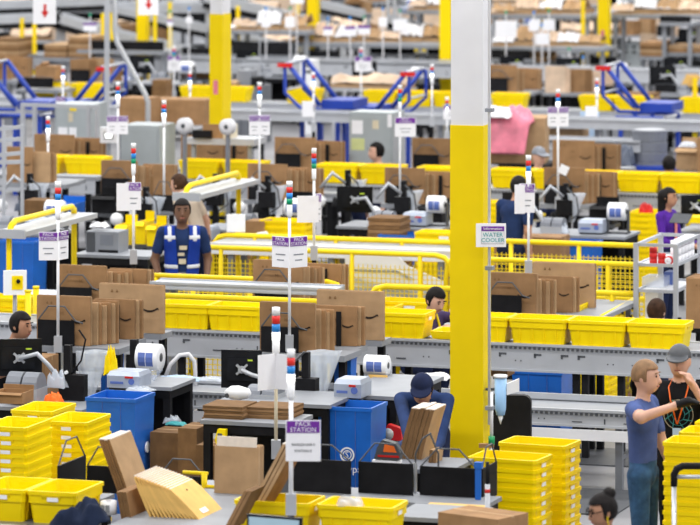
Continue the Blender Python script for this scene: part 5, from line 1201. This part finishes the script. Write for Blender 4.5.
# reels on a tape machine
for i, (px, py, nm) in enumerate(((183, 126, 'left'), (226, 127, 'right'))):
    Y = 54.5; t = thing('tape_reel', 'grey-white reel on the ' + nm + ' side of the left column foot', 'reel', W(px, py, Y), -.5)
    MB().lathe((0, 0, 0), [(.02, 0), (.10, 0), (.10, .015), (.06, .016), (.06, .07), (.10, .071), (.10, .09), (.02, .09)], 18, 'y', True, True).obj('flange', 'white_paint', t, True); MB().cyl((0, -.006, 0), .03, .01, 'y', 10).obj('hub', 'dark_grey', t, True); MB().bar((0, .045, 0), (0, .045, -Z(py, Y)), .04, .05).obj('holder', 'steel_dark', t)
t = thing('tape_machine', 'pale machine bed with boxes between the two reels', 'machine', G(178, 55.2)); zt = Z(130, 55.2); w_ = (250 - 178) / S(55.2)
MB().box(0, w_, .3, .8, zt - .2, zt - .12).obj('bed', 'grey_light', t); MB().box(.05, .1, .35, .4, 0, zt - .2).obj('leg', 'grey', t); MB().box(w_ - .1, w_ - .05, .35, .4, 0, zt - .2).obj('leg', 'grey', t); MB().box(.22, .5, .3, .32, zt - .12, zt + .06).obj('side_plate', 'kraft', t); MB().box(.5, .58, .28, .6, zt - .12, zt + .05).obj('guide', 'beige', t)
MB().box(.1, .35, .25, .6, zt - .12, zt - .02).obj('drive_unit', 'black', t)
# ---------------------------------------------------------------- small working clutter at the stations of the two lines
def clutter(px, py, Y, what, seed):
    r = random.Random(seed); b = W(px, py, Y); s = S(Y)
    t = thing('equipment_post', 'black equipment post with scanner cradle ' + what, 'post', G(px, Y)); z = b.z
    MB().box(-.03, .03, -.03, .03, 0, z + .45).obj('post', 'black', t); MB().box(-.10, .09, -.07, .04, z + .08, z + .26).obj('scanner_cradle', 'black', t); MB().tube([(.02, -.03, z + .4), (.14, -.05, z + .3), (.17, -.06, z + .1), (.05, -.06, z + .02)], .010, 5).obj('cable', 'dark_grey', t); MB().tube([(-.02, -.04, z + .3), (-.16, -.1, z + .42), (-.3, -.14, z + .24)], .02, 6).obj('swing_arm', 'grey_light', t, True)
    q = UV(b, -.34, -.05, .0); o = MB().lathe((0, 0, 0), [(.03, 0), (.07, .04), (.075, .09), (.05, .13), (.01, .145)], 12).obj('hand_scanner', 'white', None, True, q, 0); tag(o, 'white dome-shaped hand scanner ' + what, 'scanner')
    q = UV(b, .0, -.03, 0); pp = (350 + q.x * F / q.y, YH + (H - q.z) * F / q.y, q.y); film_drape(pp[0], pp[1] - .34 * s, pp[0] + .24 * s, pp[1], pp[2], 'clear plastic film hanging ' + what, seed)
    q = UV(b, -.12, .1, 0); pp = (350 + q.x * F / q.y, YH + (H - q.z) * F / q.y, q.y); cloth(*pp, .11, .08, .13, 'dark crumpled bag ' + what, r.choice(('pvc_bag', 'black', 'dark_grey')), 'dark_bag', 'bag', seed)
for i, (px, py, Y, nm) in enumerate(((268, 214, 51.6, 'below the cartons right of the left column'), (404, 219, 51.4, 'below the cartons left of the large column'), (566, 222, 51.2, 'below the cartons left of the purple woman'), (146, 226, 50.6, 'left of the man in the vest'), (30, 212, 51.4, 'behind the left tube gantry'), (216, 212, 51.6, 'behind the vest man at right'), (348, 208, 52.0, 'left of the stacked dark cartons'))):
    clutter(px, py, Y, nm, 400 + i)
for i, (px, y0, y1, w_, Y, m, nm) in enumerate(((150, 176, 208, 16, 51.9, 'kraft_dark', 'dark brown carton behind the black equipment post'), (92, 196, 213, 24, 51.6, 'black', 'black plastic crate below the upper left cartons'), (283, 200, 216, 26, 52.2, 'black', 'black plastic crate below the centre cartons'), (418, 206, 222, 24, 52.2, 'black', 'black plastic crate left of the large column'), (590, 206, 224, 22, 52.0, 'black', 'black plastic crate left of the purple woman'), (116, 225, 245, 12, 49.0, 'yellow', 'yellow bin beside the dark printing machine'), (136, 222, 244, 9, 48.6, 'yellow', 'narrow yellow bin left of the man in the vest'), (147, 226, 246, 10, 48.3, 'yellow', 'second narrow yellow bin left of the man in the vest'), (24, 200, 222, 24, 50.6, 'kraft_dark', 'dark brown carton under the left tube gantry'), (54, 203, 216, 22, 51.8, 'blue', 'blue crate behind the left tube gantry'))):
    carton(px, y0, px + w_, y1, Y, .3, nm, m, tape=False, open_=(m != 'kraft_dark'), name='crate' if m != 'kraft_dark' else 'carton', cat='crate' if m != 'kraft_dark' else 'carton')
    t = thing('crate_stand', 'dark stand under the ' + nm, 'stand', G(px, Y)); z = Z(y1, Y) - .003; MB().box(0, .3, 0, .28, z - .04, z).obj('top', 'dark_grey', t); MB().box(.05, .1, .1, .15, 0, z - .04).obj('post', 'black', t); MB().box(.2, .25, .1, .15, 0, z - .04).obj('post', 'black', t)
# ---------------------------------------------------------------- blue tilting frames
def tipper(px, py, Y, label, mir=False, base=True, k=1.0, stand=True):
    """px,py = picture point of the upper end of the near upright"""
    p = W(px, py, Y); z = p.z; sx = -1 if mir else 1
    t = thing('tote_tipper', label, 'tote tipper', p)
    P = lambda x, y, zz: (sx * x, y, zz)
    r = .026; mb = MB()
    for nm, y in (('near', 0), ('far', .85)):
        MB().tube([P(.06, y, .03), P(0, y, -.02), P(0, y, -.40), P(.24, y, -.62), P(.52, y, -.62)], r, 6).obj('side_frame', 'blue_frame', t, True)
        MB().tube([P(.05, y, .01), P(.53, y, -.57)], .036, 6).obj('tilt_arm', 'blue_frame', t, True)
        MB().tube([P(.10, y + .03, -.06), P(.46, y + .03, -.52)], .014, 6).obj('gas_strut', 'steel', t, True)
    MB().tube([P(.03, 0, .03), P(.03, .85, .03)], .022, 6).obj('top_bar', 'steel', t, True)
    MB().box(min(sx * -.10, sx * .12), max(sx * -.10, sx * .12), -.05, -.01, -.03, .03).obj('stop_bar', 'red', t)
    MB().tube([P(0, 0, -.36), P(0, .85, -.36)], .018, 6).obj('cross_bar', 'grey_light', t, True)
    if base:
        MB().box(min(sx * .52, sx * 1.0), max(sx * .52, sx * 1.0), .1, .8, -.62, -.50).obj('lift_box', 'blue_frame', t)
        MB().tube([P(.2, -.04, -.70), P(.92, -.04, -.70)], .03, 6).obj('base_rail', 'blue_frame', t, True); MB().tube([P(.2, .85, -.70), P(.92, .85, -.70)], .03, 6).obj('base_rail', 'blue_frame', t, True)
        MB().tube([P(.92, -.06, -.69), P(1.12, -.1, -.64)], .018, 6).obj('handle', 'steel', t, True)
        for x in (.24, .5, .88):
            for y in (-.02, .83): MB().box(min(sx * x, sx * (x + .06)), max(sx * x, sx * (x + .06)), y - .03, y + .03, -z, -.70).obj('leg', 'blue_frame', t)
        MB().box(min(sx * .28, sx * .8), max(sx * .28, sx * .8), .0, .5, -z + .1, -z + .35).obj('drive_box', 'black', t)
        MB().box(min(sx * .35, sx * .6), max(sx * .35, sx * .6), -.02, .02, -.85, -.74).obj('sheet', 'grey', t)
        MB().tube([P(.24, -.03, -z + .42), P(.92, -.03, -z + .42)], .026, 6).obj('low_rail', 'blue_frame', t, True)
    return t
tipper(603, 68, 63.5, 'blue tote tilting frame with red bar at upper right')
tipper(285, 65, 63.5, 'blue tote tilting frame with red bar right of the left column')
tipper(409, 74, 64.5, 'blue tote tilting frame with red bar left of the large column', mir=True)
tipper(105, 69, 64.5, 'blue tote tilting frame with red bar beside the bent pipe', mir=True)
tipper(-18, 66, 63.5, 'blue tote tilting frame cut by the left picture edge')
# ---------------------------------------------------------------- third line: cartons, poles, machines
conveyor(62.6, -60, 760, Z(113, 62.6), .45, .14, 'pale steel conveyor in front of the blue tilting frames', legs=(60, 220, 440, 700), slots=False)
carton(118, 98, 148, 126, 61.5, .5, 'large brown carton behind the bent pipe', 'kraft'); carton(150, 99, 205, 126, 62.0, .5, 'long brown carton left of the left column', 'kraft')
t = thing('carton_stand', 'grey bench under the long brown cartons', 'bench', G(114, 61.5)); z = Z(126, 61.5) - .01; MB().box(0, 1.4, .0, .7, z - .05, z).obj('top', 'grey', t); MB().box(.05, .1, .1, .15, 0, z - .05).obj('post', 'steel_dark', t); MB().box(1.2, 1.25, .1, .15, 0, z - .05).obj('post', 'steel_dark', t)
for a in ((190, 71, 62.5, 130, 'thin signal pole left of the left column', [(111, .17, .25, 0, True, False, -.16)]), (63, 66, 62.5, 135, 'thin signal pole with sign over the machine cabinet', [(104, .13, .21, -8, True, False, -.10)]),
          (313.5, 72, 62, 130, 'thin signal pole with blank sign beside the blue frame at centre', [(109, .18, .22, 0, False, False, -.16), (108, .03, .1, 0, True, False, .0)]), (432, 64, 62, 125, 'thin signal pole beside the yellow column', None),
          (597, 78, 62, 135, 'thin signal pole with blank sign left of the right blue frame', [(114, .17, .22, 0, False, False, -.165)]), (447, 97, 61, 140, 'signal pole with sign half behind the large column', [(112, .16, .2, 0, True, False, -.05)])):
    pole(a[0], a[3], a[1], a[2], a[4], LIT, a[5], lr=.024, lseg=.045, pr=.012)
for (px, py, yb, Y, nm, sw) in ((361, 47, 110, 70.5, 'with purple-topped sign above the grey cabinet', .27), (174, 46, 98, 71, 'with purple-topped sign left of the left column', .20)):
    pole(px, yb, py, Y, 'far signal pole ' + nm, GRN, [((py + 17), sw, .24, 0, True, False, -.1)], lr=.026, lseg=.045)
rk = [(146, 72, 70.0, 'behind the far signal pole at upper left'), (60, 83, 70.5, 'above the far conveyor at upper left')]
carton(152, 80, 166, 100, 70, .3, 'upright brown carton above the far conveyor at left', 'kraft_dark')
t = thing('open_carton', 'open brown carton with raised flap behind the machine cabinet', 'carton', W(35, 80, 69.0)); MB().box(0, .34, 0, .3, 0, .22).obj('body', 'kraft', t); MB().loops([[(-.02, .02, .0), (.05, .02, 0), (.05, .28, 0), (-.02, .28, 0)], [(0, .02, .16), (.05, .02, .16), (.05, .28, .16), (0, .28, .16)], [(.10, .02, .28), (.14, .02, .26), (.14, .28, .26), (.10, .28, .28)]]).obj('raised_flap', 'kraft', t)
bracket(18, 87, 54, 88, .15, 68.6, 'long black divider behind the machine cabinet', hoop=.1)
t = thing('carton_stand', 'grey shelf under the open carton behind the cabinet', 'shelf', G(16, 68.5)); z = Z(88, 68.6) - .01; MB().box(0, .75, -.0, .9, z - .05, z).obj('top', 'grey', t); MB().box(.05, .1, .1, .15, 0, z - .05).obj('post', 'steel_dark', t); MB().box(.6, .65, .1, .15, 0, z - .05).obj('post', 'steel_dark', t)
# white arrow boards, pipes
def arrow_board(px0, py0, px1, py1, Y, label):
    p = W(px0, py1, Y); s = S(Y); w_ = (px1 - px0) / s; h = (py1 - py0) / s
    t = thing('arrow_board', label, 'sign', p, 0); MB().box(0, w_, 0, .012, 0, h).obj('board', 'paper', t)
    c = w_ * .52; a = .052; MB().prism([(c - a * .35, h * .52), (c - a * .35, h * .33), (c - a, h * .33), (c, h * .16), (c + a, h * .33), (c + a * .35, h * .33), (c + a * .35, h * .52)], -.006, 0).obj('arrow', 'red', t)
    for x in (.03, w_ - .03): MB().cyl((x, .006, h), .004, 11 - p.z - h, n=5).obj('wire', 'steel_dark', t)
arrow_board(33, -14, 56, 24, 60, 'white hanging board with red down arrow at upper left'); arrow_board(138, -20, 158.5, 15, 64, 'white hanging board with red down arrow over the yellow column')
t = thing('bent_pipe', 'silver bent pipe descending behind the left blue frame', 'pipe', G(115, 60), 0); MB().tube([(0, 0, 7), tuple(W(115, 30, 60) - G(115, 60)), tuple(W(117, 42, 60) - G(115, 60)), tuple(W(145, 94, 60) - G(115, 60)), tuple(W(148, 102, 60) - G(115, 60)), tuple(G(148, 60) - G(115, 60))], .035, 8).obj('tube', 'steel', t, True)
t = thing('bent_pipe', 'grey sloping pipe at the upper right corner', 'pipe', G(667, 85), 0); MB().tube([(0, 0, 6), tuple(W(667, 0, 85) - G(667, 85)), tuple(W(685, 34, 85) - G(667, 85)), tuple(G(686, 85) - G(667, 85))], .035, 8).obj('tube', 'steel', t, True)
for px, Y, nm in ((107, 61, 'left of the bent pipe'), (388, 80, 'left of the yellow column, first of two'), (394.5, 80, 'left of the yellow column, second of two'), (623, 88, 'right of the upper right yellow column')):
    t = thing('support_post', 'thin grey support post ' + nm, 'post', G(px, Y), 0); MB().box(-.035, .035, -.035, .035, 0, 10).obj('shaft', 'grey_light', t); MB().box(-.1, .1, -.1, .1, 0, .02).obj('base_plate', 'steel_dark', t)
# inclined conveyors in the distance
def incline(pts, Y, h, label, dep=.7, under=True):
    a = W(*pts[0], Y); t = thing('inclined_conveyor', label, 'conveyor', a, 0)
    Q = [W(px, py, Y) - a for px, py in pts]
    for i in range(len(Q) - 1):
        q0, q1 = Q[i], Q[i + 1]; n = Vector((q1.x - q0.x, 0, q1.z - q0.z)).normalized(); up = Vector((-n.z, 0, n.x))
        f = lambda q, y, d: (q.x - up.x * d, y, q.z - up.z * d)
        MB().loops([[f(q0, 0, 0), f(q0, 0, h), f(q0, .06, h), f(q0, .06, 0)], [f(q1, 0, 0), f(q1, 0, h), f(q1, .06, h), f(q1, .06, 0)]]).obj('side_beam', 'grey_light', t)
        MB().loops([[f(q0, dep, 0), f(q0, dep, h), f(q0, dep + .06, h), f(q0, dep + .06, 0)], [f(q1, dep, 0), f(q1, dep, h), f(q1, dep + .06, h), f(q1, dep + .06, 0)]]).obj('side_beam', 'grey_light', t)
        MB().loops([[f(q0, .06, h * .3), f(q0, .06, h), f(q0, dep, h), f(q0, dep, h * .3)], [f(q1, .06, h * .3), f(q1, .06, h), f(q1, dep, h), f(q1, dep, h * .3)]]).obj('belt', 'steel_dark', t)
        if under: MB().loops([[f(q0, .02, h), f(q0, .02, h * 1.7), f(q0, dep, h * 1.7), f(q0, dep, h)], [f(q1, .02, h), f(q1, .02, h * 1.7), f(q1, dep, h * 1.7), f(q1, dep, h)]]).obj('under_guard', 'black', t)
    for q in (Q[0], Q[-1]):
        if q.z + a.z > .2: MB().box(q.x + .0, q.x + .08, .2, .28, -a.z, q.z - h).obj('leg', 'grey_light', t)
    return t
for a in (([(55, 13), (120, 32), (208, 53)], 79.2, .16, 'long inclined grey conveyor descending behind the left arrow board'), ([(110, 5), (208, 26)], 80.4, .13, 'second inclined conveyor descending left of the left column'), ([(230, 30), (272, 42), (292, 45)], 79.2, .15, 'inclined conveyor ending right of the left column'),
          ([(205, -6), (340, 24)], 80.4, .15, 'upper inclined conveyor crossing the top centre'), ([(290, 42), (322, 52)], 78.8, .14, 'short inclined conveyor end above the centre blue frame'), ([(390, 16), (442, 29)], 79.2, .13, 'inclined conveyor reaching the yellow column beside the large column'),
          ([(322, 2), (366, 12)], 80.6, .12, 'dark-edged inclined conveyor at top centre'), ([(-20, 17), (60, 14)], 79.2, .14, 'level grey conveyor at the upper left corner'), ([(-20, 3), (110, -2)], 80.4, .13, 'topmost grey conveyor at the upper left corner'), ([(60, 4), (215, 4)], 81.4, .17, 'broad grey beam at the top left behind the arrow boards')):
    incline(*a)
conveyor(75.5, -60, 470, Z(59, 76), .8, .26, 'wide pale steel conveyor behind the far signal poles', legs=(40, 130, 300), slots=True)
conveyor(75.6, 470, 760, Z(62, 76), .6, .22, 'pale steel conveyor at the upper right', legs=(520, 600, 680), slots=False)
# far carton piles, dividers, posts
def far_heap(px, py, Y, label, seed, mat='tan_pale', wd=None, hk=1.0, posts=True):
    r = random.Random(seed); b = W(px, py, Y); t = thing('paper_heap', label, 'paper pile', b); wd = wd or r.uniform(1.0, 1.6); n = 10
    P = [[(wd * i / n, y, hk * (.12 + .10 * r.random()) * (1 if 0 < j < 3 else .4)) for i in range(n + 1)] for j, y in enumerate((0, .12, .35, .5))]
    MB().box(0, wd, 0, .5, 0, .05 * hk).obj('lower_layer', 'kraft_light', t)
    MB().grid(P).obj('crumpled_layer', mat, t, False, (0, 0, .02)); MB().box(-.02, wd + .02, 0, .55, -.06, 0).obj('shelf', 'grey_light', t)
    for xx in ((.02, wd - .08) if posts else ()): MB().box(xx, xx + .06, .05, .11, -b.z, -.06).obj('post', 'grey_light', t)
def pile(px0, px1, py, Y, label, n=4, h=.1, mats=('tan_pale', 'kraft_light')):
    flat_stack(px0, px1, py, Y, .8, n, h, label, mats=mats)
def stand(px0, px1, py, Y, label, mat='grey'):
    z = Z(py, Y) - .01; w_ = (px1 - px0) / S(Y) / UX; t = thing('shelf', label, 'shelf', G(px0, Y)); MB().box(0, w_, 0, .9, z - .06, z).obj('top', mat, t)
    for x in (.03, w_ - .1): MB().box(x, x + .07, .1, .17, 0, z - .06).obj('post', mat, t); MB().box(x, x + .07, .7, .77, 0, z - .06).obj('post', mat, t)
for i, (a, b, py, Y, nm, n, h) in enumerate(((44, 92, 57, 84, 'the pile under the arrow board at upper left', 7, .05), (-8, 20, 57, 86, 'the tall pile at the upper left corner', 8, .062), (182, 210, 78, 78, 'the pile behind the left column on its left', 8, .07), (232, 306, 30, 98, 'the wide pale pile at top centre', 6, .09),
     (262, 290, 66, 80, 'the brown pile above the centre blue frame', 5, .05), (290, 445, 42, 90, 'the long pale row left of the yellow column', 3, .07), (408, 445, 10, 104, 'the pale pile at the top beside the yellow column', 4, .08), (492, 600, 46, 92, 'the long pale row at upper right', 3, .07), (492, 585, 14, 108, 'the far pale row at the top right', 5, .10),
     (612, 700, 14, 108, 'the far pale row at the top right corner', 5, .1), (512, 545, 62, 82, 'the brown pile at upper right of the large column', 5, .05), (640, 662, 56, 88, 'the brown pile beside the grey boxes at upper right', 6, .07), (668, 700, 52, 88, 'the kraft pile at the upper right edge', 4, .07),
     (616, 648, 104, 68, 'the brown pile behind the right blue frame', 5, .05), (222, 236, 88, 72, 'the small pile just right of the left column', 4, .05))):
    k_ = min(1, (77.0 if py > 20 else 78.9) / Y); Y *= k_; h *= k_; stand(a - 2, b + 2, py, Y, 'grey shelf under ' + nm)
    m_ = max(1, round((b - a) / 22))
    for q_ in range(m_):
        if 'pale' in nm:
            Yq = L(a + (b - a) * q_ / m_, Y) * Y / L(a, Y) + .05; far_heap(a + (b - a) * q_ / m_, py, Yq, ORD[q_] + ' crumpled heap in ' + nm, 900 + i * 10 + q_, ('tan_pale', 'white_paint', 'kraft_light')[(q_ + i) % 3], (b - a) / m_ / S(Yq) / UX * .96, .8 + .25 * ((q_ * 3) % 4), False); continue
        pile(a + (b - a) * q_ / m_, a + (b - a) * (q_ + .97) / m_, py, L(a + (b - a) * q_ / m_, Y / 1) * Y / L(a, Y) + .05, nm + (', ' + ORD[q_] + ' heap' if m_ > 1 else ''), max(2, n + (q_ * 7) % 4 - 2), h, ('tan_pale', 'kraft_light') if 'pale' in nm else ('kraft', 'kraft_light', 'kraft_dark'))
for i, (a, b, py, h, Y, nm) in enumerate(((78, 165, 49, .16, 80, 'long black divider row under the left inclined conveyor'), (182, 215, 54, .12, 80, 'black divider left of the left column at the top'), (232, 290, 54, .24, 82, 'deep black divider below the centre inclined conveyor'), (306, 340, 58, .15, 84, 'black divider right of the centre inclined conveyor'), (370, 414, 53, .13, 84, 'black divider behind the two thin posts'), (428, 442, 54, .12, 84, 'black divider next to the yellow column'),
      (491, 530, 58, .16, 86, 'black divider row right of the large column at the top'), (590, 616, 64, .14, 84, 'black divider at the foot of the upper right column'), (670, 706, 66, .12, 84, 'black divider at the upper right edge'), (660, 690, 22, .13, 95, 'far black divider below the sloping pipe'), (372, 440, 93, .17, 72, 'black divider behind the left tilting arm of the centre frame'), (494, 520, 90, .12, 72, 'black divider above the pink wrap'),
      (185, 205, 92, .12, 72.5, 'black divider above the long brown carton'), (655, 676, 92, .12, 70, 'black divider right of the right blue frame'), (600, 616, 96, .16, 70, 'black divider behind the right blue frame'))):
    k_ = min(1, 76.9 / Y); Y *= k_; h *= k_; stand(a - 1, b + 1, py, Y - .05, 'grey shelf under the ' + nm); bracket(a, py, b, py, h, Y, nm, hoop=.1)
for i, (px, y0, y1, Y, nm) in enumerate(((22, 18, 58, 78, 'first yellow rack post at upper left'), (34.5, 24, 58, 78, 'second yellow rack post at upper left'), (103, 13, 45, 90, 'thin yellow post behind the left grey post'), (112, 13, 45, 91, 'thin yellow post beside the bent pipe'), (238, 6, 32, 100, 'yellow post right of the left column at the top'), (297.5, 4, 40, 100, 'thin yellow post left of the slim yellow column'), (170, 2, 40, 96, 'thin yellow post between the inclined conveyors'), (155, 8, 40, 96, 'thin yellow post right of the small arrow board'), (416, 46, 64, 86, 'short yellow post behind the two thin posts'), (424, 46, 64, 86, 'second short yellow post behind the two thin posts'), (695, 78, 104, 66, 'yellow post at the right picture edge'), (583, 0, 8, 112, 'tiny far yellow post at the top right'))):
    Y = min(Y, 77.4); t = thing('rack_post', nm, 'post', G(px, Y), 0); MB().box(-.035, .035, -.035, .035, 0, Z(y0, Y)).obj('shaft', 'yellow_paint', t); MB().box(-.07, .07, -.07, .07, 0, .02).obj('base_plate', 'yellow_paint', t)
for i, (px, py, w_, h, Y, pur, nm) in enumerate(((90, 27, .28, .17, 92, True, 'wide far sign card under the left inclined conveyor'), (350, 31, .22, .19, 92, True, 'left of two purple-topped far cards at top centre'), (364, 30, .25, .19, 92, True, 'right of two purple-topped far cards at top centre'), (266, 22, .2, .23, 96, False, 'left blank far card at top centre'), (290, 22, .22, .24, 96, False, 'right blank far card at top centre'), (328, 31, .2, .18, 94, True, 'purple-topped far card right of the slim yellow column'),
      (297, 1, .3, .12, 96, False, 'blank far card at the very top beside the slim column'), (383, 22, .18, .2, 94, False, 'blank far card left of the two thin posts'), (400, 25, .3, .25, 94, False, 'wide blank far card between the two thin posts'), (534, 26, .22, .22, 94, False, 'left of three blank far cards at upper right'), (549, 25, .26, .24, 94, False, 'right of three blank far cards at upper right'), (542, 39, .27, .24, 90, False, 'lowest of three blank far cards at upper right'), (569, 64, .19, .25, 80, False, 'blank card on a pole left of the upper right column'), (583, 75, .25, .33, 76, False, 'large blank card on a pole behind the right blue frame'), (506, 29, .46, .36, 94, False, 'broad blank far card right of the large column'), (189, 20, .14, .14, 94, False, 'blank far card left of the left column'), (170, 23, .12, .14, 92, True, 'small purple-marked card at upper left'))):
    k_ = min(1, 76.2 / Y); Y *= k_; w_ *= k_; h *= k_; p = W(px, py + 8, Y); t = thing('sign_card', nm, 'sign', (p.x, p.y, 0), 0); z = Z(py, Y) - h / 2
    MB().cyl((0, .01, 0), .012, z + h + .12, n=6).obj('pole', 'white_paint', t); MB().box(-w_ / 2, w_ / 2, -.006, .006, z, z + h).obj('card', 'paper', t)
    if pur: MB().box(-w_ / 2, w_ / 2, -.009, -.006, z + h * .72, z + h).obj('header', 'purple', t)
    MB().cyl((0, .01, z + h + .12), .024, .05, n=8).obj('lamp', 'lamp_blue' if i % 2 else 'lamp_green', t)
# busy far work tables
for i, (px, py, Y, nm) in enumerate(((236, 76, 76, 'right of the left column in the distance'), (352, 88, 74, 'behind the grey cabinet in the distance'), (500, 82, 76, 'right of the large column in the distance'), (556, 84, 75, 'behind the blank cards in the distance'), (664, 84, 76, 'right of the right blue frame in the distance'), (70, 86, 74, 'between the left frames in the distance'), (640, 34, 94, 'near the sloping pipe in the distance'))):
    workstation(px, py, Y, nm, wd=1.2, rnd=20 + i, bn=False)
for i, (a, y0, b, y1, Y, m, nm) in enumerate(((532, 64, 566, 82, 80, 'cabinet', 'grey machine front with black slots at upper right'), (620, 42, 640, 58, 86, 'cabinet', 'grey box machine right of the upper right column'), (638, 42, 652, 58, 86, 'white_paint', 'pale box machine right of the grey box machine'), (300, 60, 312, 80, 74, 'white', 'pale panel behind the centre blue frame'), (236, 64, 260, 80, 76, 'grey_light', 'pale steel machine side right of the left column'))):
    p = W(a, y1, Y); w_ = (b - a) / S(Y) / UX; t = thing('machine_housing', nm, 'machine', (p.x, p.y, 0)); MB().box(0, w_, 0, .4, 0, Z(y0, Y)).obj('housing', m, t)
    for x in (.2, .6): MB().box(w_ * x, w_ * x + .07, -.006, 0, Z(y0, Y) - .12, Z(y0, Y) - .07).box(w_ * x, w_ * x + .07, -.006, 0, Z(y0, Y) - .22, Z(y0, Y) - .17).obj('vent_slot', 'black', t)
side_bundle(520, 100, 72, .3, .42, 3, .05, 'the leaning pair above the pink wrap', -.2, ('kraft_light', 'kraft_dark'))
for i in range(3):
    p = W(684 + i * 4, 86, 70); o = MB().box(-.05, .05, -.01, .01, 0, .2).obj('padded_envelope', 'envelope', None, False, p); o.rotation_euler = (0, .5, -TH); tag(o, ORD[i] + ' orange envelope from the left leaning at the upper right edge', 'envelope', 'envelopes at the upper right edge')
# the far end of the hall: rows of pale storage racks filled with cartons
def far_rack(px0, px1, Y, label, levels=3, seed=0):
    r = random.Random(seed); p = G(px0, Y); w_ = (px1 - px0) / S(Y) / UX; t = thing('storage_rack', label, 'rack', p)
    hz = [.15 + .75 * k for k in range(levels)]
    for z in hz: MB().box(0, w_, 0, 1.0, z, z + .08).obj('shelf', 'grey_light', t)
    n = max(2, int(w_ / 1.8))
    for i in range(n + 1): MB().box(i * w_ / n - .04, i * w_ / n + .04, 0, .08, 0, hz[-1] + .7).obj('upright', r.choice(('grey_light', 'yellow_paint', 'blue_frame', 'grey_light')), t)
    k = 0
    for z in hz:
        x = .1; kk = -1
        while x < w_ - .5:
            kk += 1
            bw = r.uniform(.3, .8); bh = r.uniform(.2, .55)
            o = MB().box(0, bw, 0, .6, 0, bh).obj('carton', r.choice(('kraft', 'tan_pale', 'kraft_light', 'white_paint', 'kraft_light', 'grey_light')), None, False, UV(p, x, .1, z + .08), -TH)
            tag(o, ORD[min(23, kk)] + ' carton from left, shelf ' + ('one', 'two', 'three')[hz.index(z)] + ' of the ' + label, 'carton', 'cartons on the ' + label); x += bw + r.uniform(.02, .25); k += 1
# further pack lines, one behind the other
def far_bundle(px, py, Y, label, mats, seed, w_=.5):
    r = random.Random(seed); b = W(px, py, Y); t = thing('carton_bundle', label, 'carton bundle', b); x = 0
    for g in range(r.choice((2, 3))):
        mb = MB(); h = r.uniform(.26, .44); n = r.choice((3, 4, 5)); ww = w_ * r.uniform(.55, 1)
        for i in range(n): mb.box(x + i * .03, x + ww + i * .03, g * .16 + i * .03, g * .16 + i * .03 + .026, 0, h * (1 - .04 * (i % 3)))
        mb.obj('flattened_cartons', mats[g % len(mats)], t)['kind'] = 'stuff'; x += ww * .55
    if r.random() < .4: MB().box(.02, .36, -.03, -.018, 0, .2).obj('divider_panel', 'black', t)
    MB().box(-.03, x + w_ * .8, -.06, .62, -.05, 0).obj('shelf', 'grey', t)
    for xx in (.03, x + w_ * .5): MB().box(xx, xx + .05, 0, .05, -b.z, -.05).obj('post', 'black', t); MB().box(xx, xx + .05, .5, .55, -b.z, -.05).obj('post', 'black', t)
def far_machine(px, py, Y, label, seed):
    r = random.Random(seed); t = thing('machine_housing', label, 'machine', G(px, Y)); z = .95; w_ = r.uniform(.5, .9)
    MB().box(0, w_, 0, .5, 0, z).obj('base_unit', r.choice(('grey_light', 'white_paint', 'steel_dark')), t); MB().box(.05, w_ * .6, .1, .4, z, z + r.uniform(.2, .4)).obj('head_unit', r.choice(('white_paint', 'black', 'grey')), t); MB().box(w_ * .65, w_ * .9, -.02, .3, z, z + .14).obj('side_unit', 'black', t); MB().cyl((w_ * .8, .2, z + .14), .012, .6, n=6).obj('mast', 'grey_light', t)
for r_, (Yr, pxs, wo) in enumerate(((71.5, (-24, 70, 130, 232, 330, 486, 545, 652), 'third'), (82.2, (-30, 10, 52, 120, 190, 232, 262, 310, 345, 400, 494, 530, 570, 640, 680), 'fourth'), (87.5, (-20, 20, 60, 90, 130, 180, 236, 290, 330, 372, 420, 496, 530, 560, 620, 656), 'fifth'), (93.5, (-10, 30, 66, 100, 170, 235, 280, 345, 380, 412, 490, 520, 556, 580, 625, 655, 685), 'sixth'), (98.5, (-30, 0, 30, 70, 118, 190, 240, 270, 330, 370, 400, 426, 492, 520, 560, 616, 640, 676), 'seventh'), (106, (-20, 20, 60, 100, 160, 250, 280, 340, 370, 410, 500, 530, 570, 620, 660), 'eighth'))):
    for i, px in enumerate(pxs):
        Y = L(px, Yr); k = (i * 2 + r_) % 5; gap = ((pxs[i + 1] if i + 1 < len(pxs) else px + 60) - px) / S(Y) / UX * .94; what = ORD[i] + ' from left, ' + wo + ' line'; py = YH + (H - .95) * S(Y); sd = 300 + r_ * 30 + i
        if k == 0 and r_ < 1: rack_set(px, py, Y, what, rear=False, g3=True, strap=False, n2=3)
        elif k in (0, 2): far_bundle(px, py, Y, 'upright carton bundle behind a divider, ' + what, ('kraft', 'kraft_light') if (i + r_) % 3 == 1 else ('tan_pale', 'white_paint') if (i + r_) % 3 == 2 else ('tan_pale', 'kraft'), sd, min(.5, gap / 2.3))  # pale mixes: lighter boards, with far haze painted into their colour
        elif k == 1: far_machine(px, py, Y, 'pale packing machine, ' + what, sd)
        elif k == 3: far_heap(px, py, Y, 'pale crumpled paper pile, ' + what, sd, wd=min(1.3, gap))
        else: workstation(px, py, Y, what, wd=min(1.0, gap), rnd=100 + r_ * 20 + i, bn=False, cus=r_ > 1, mon=r_ < 2)
far_rack(-60, 330, 116, 'far pale storage rack at the top left', seed=1)
far_rack(330, 760, 116, 'far pale storage rack at the top right', seed=2)
far_rack(-60, 360, 110, 'low storage rack before the far left rack', 1, seed=3)
far_rack(480, 760, 102, 'low storage rack before the far right rack', 2, seed=4)
for k_, v_ in USED.items():
    gs = set(g for _, g in v_)
    if len(v_) > 1 and (None in gs or len(gs) > 1): print('DUP LABEL', k_, v_[:3])
    if not 4 <= len(k_.split()) <= 16: print('LEN', len(k_.split()), k_)
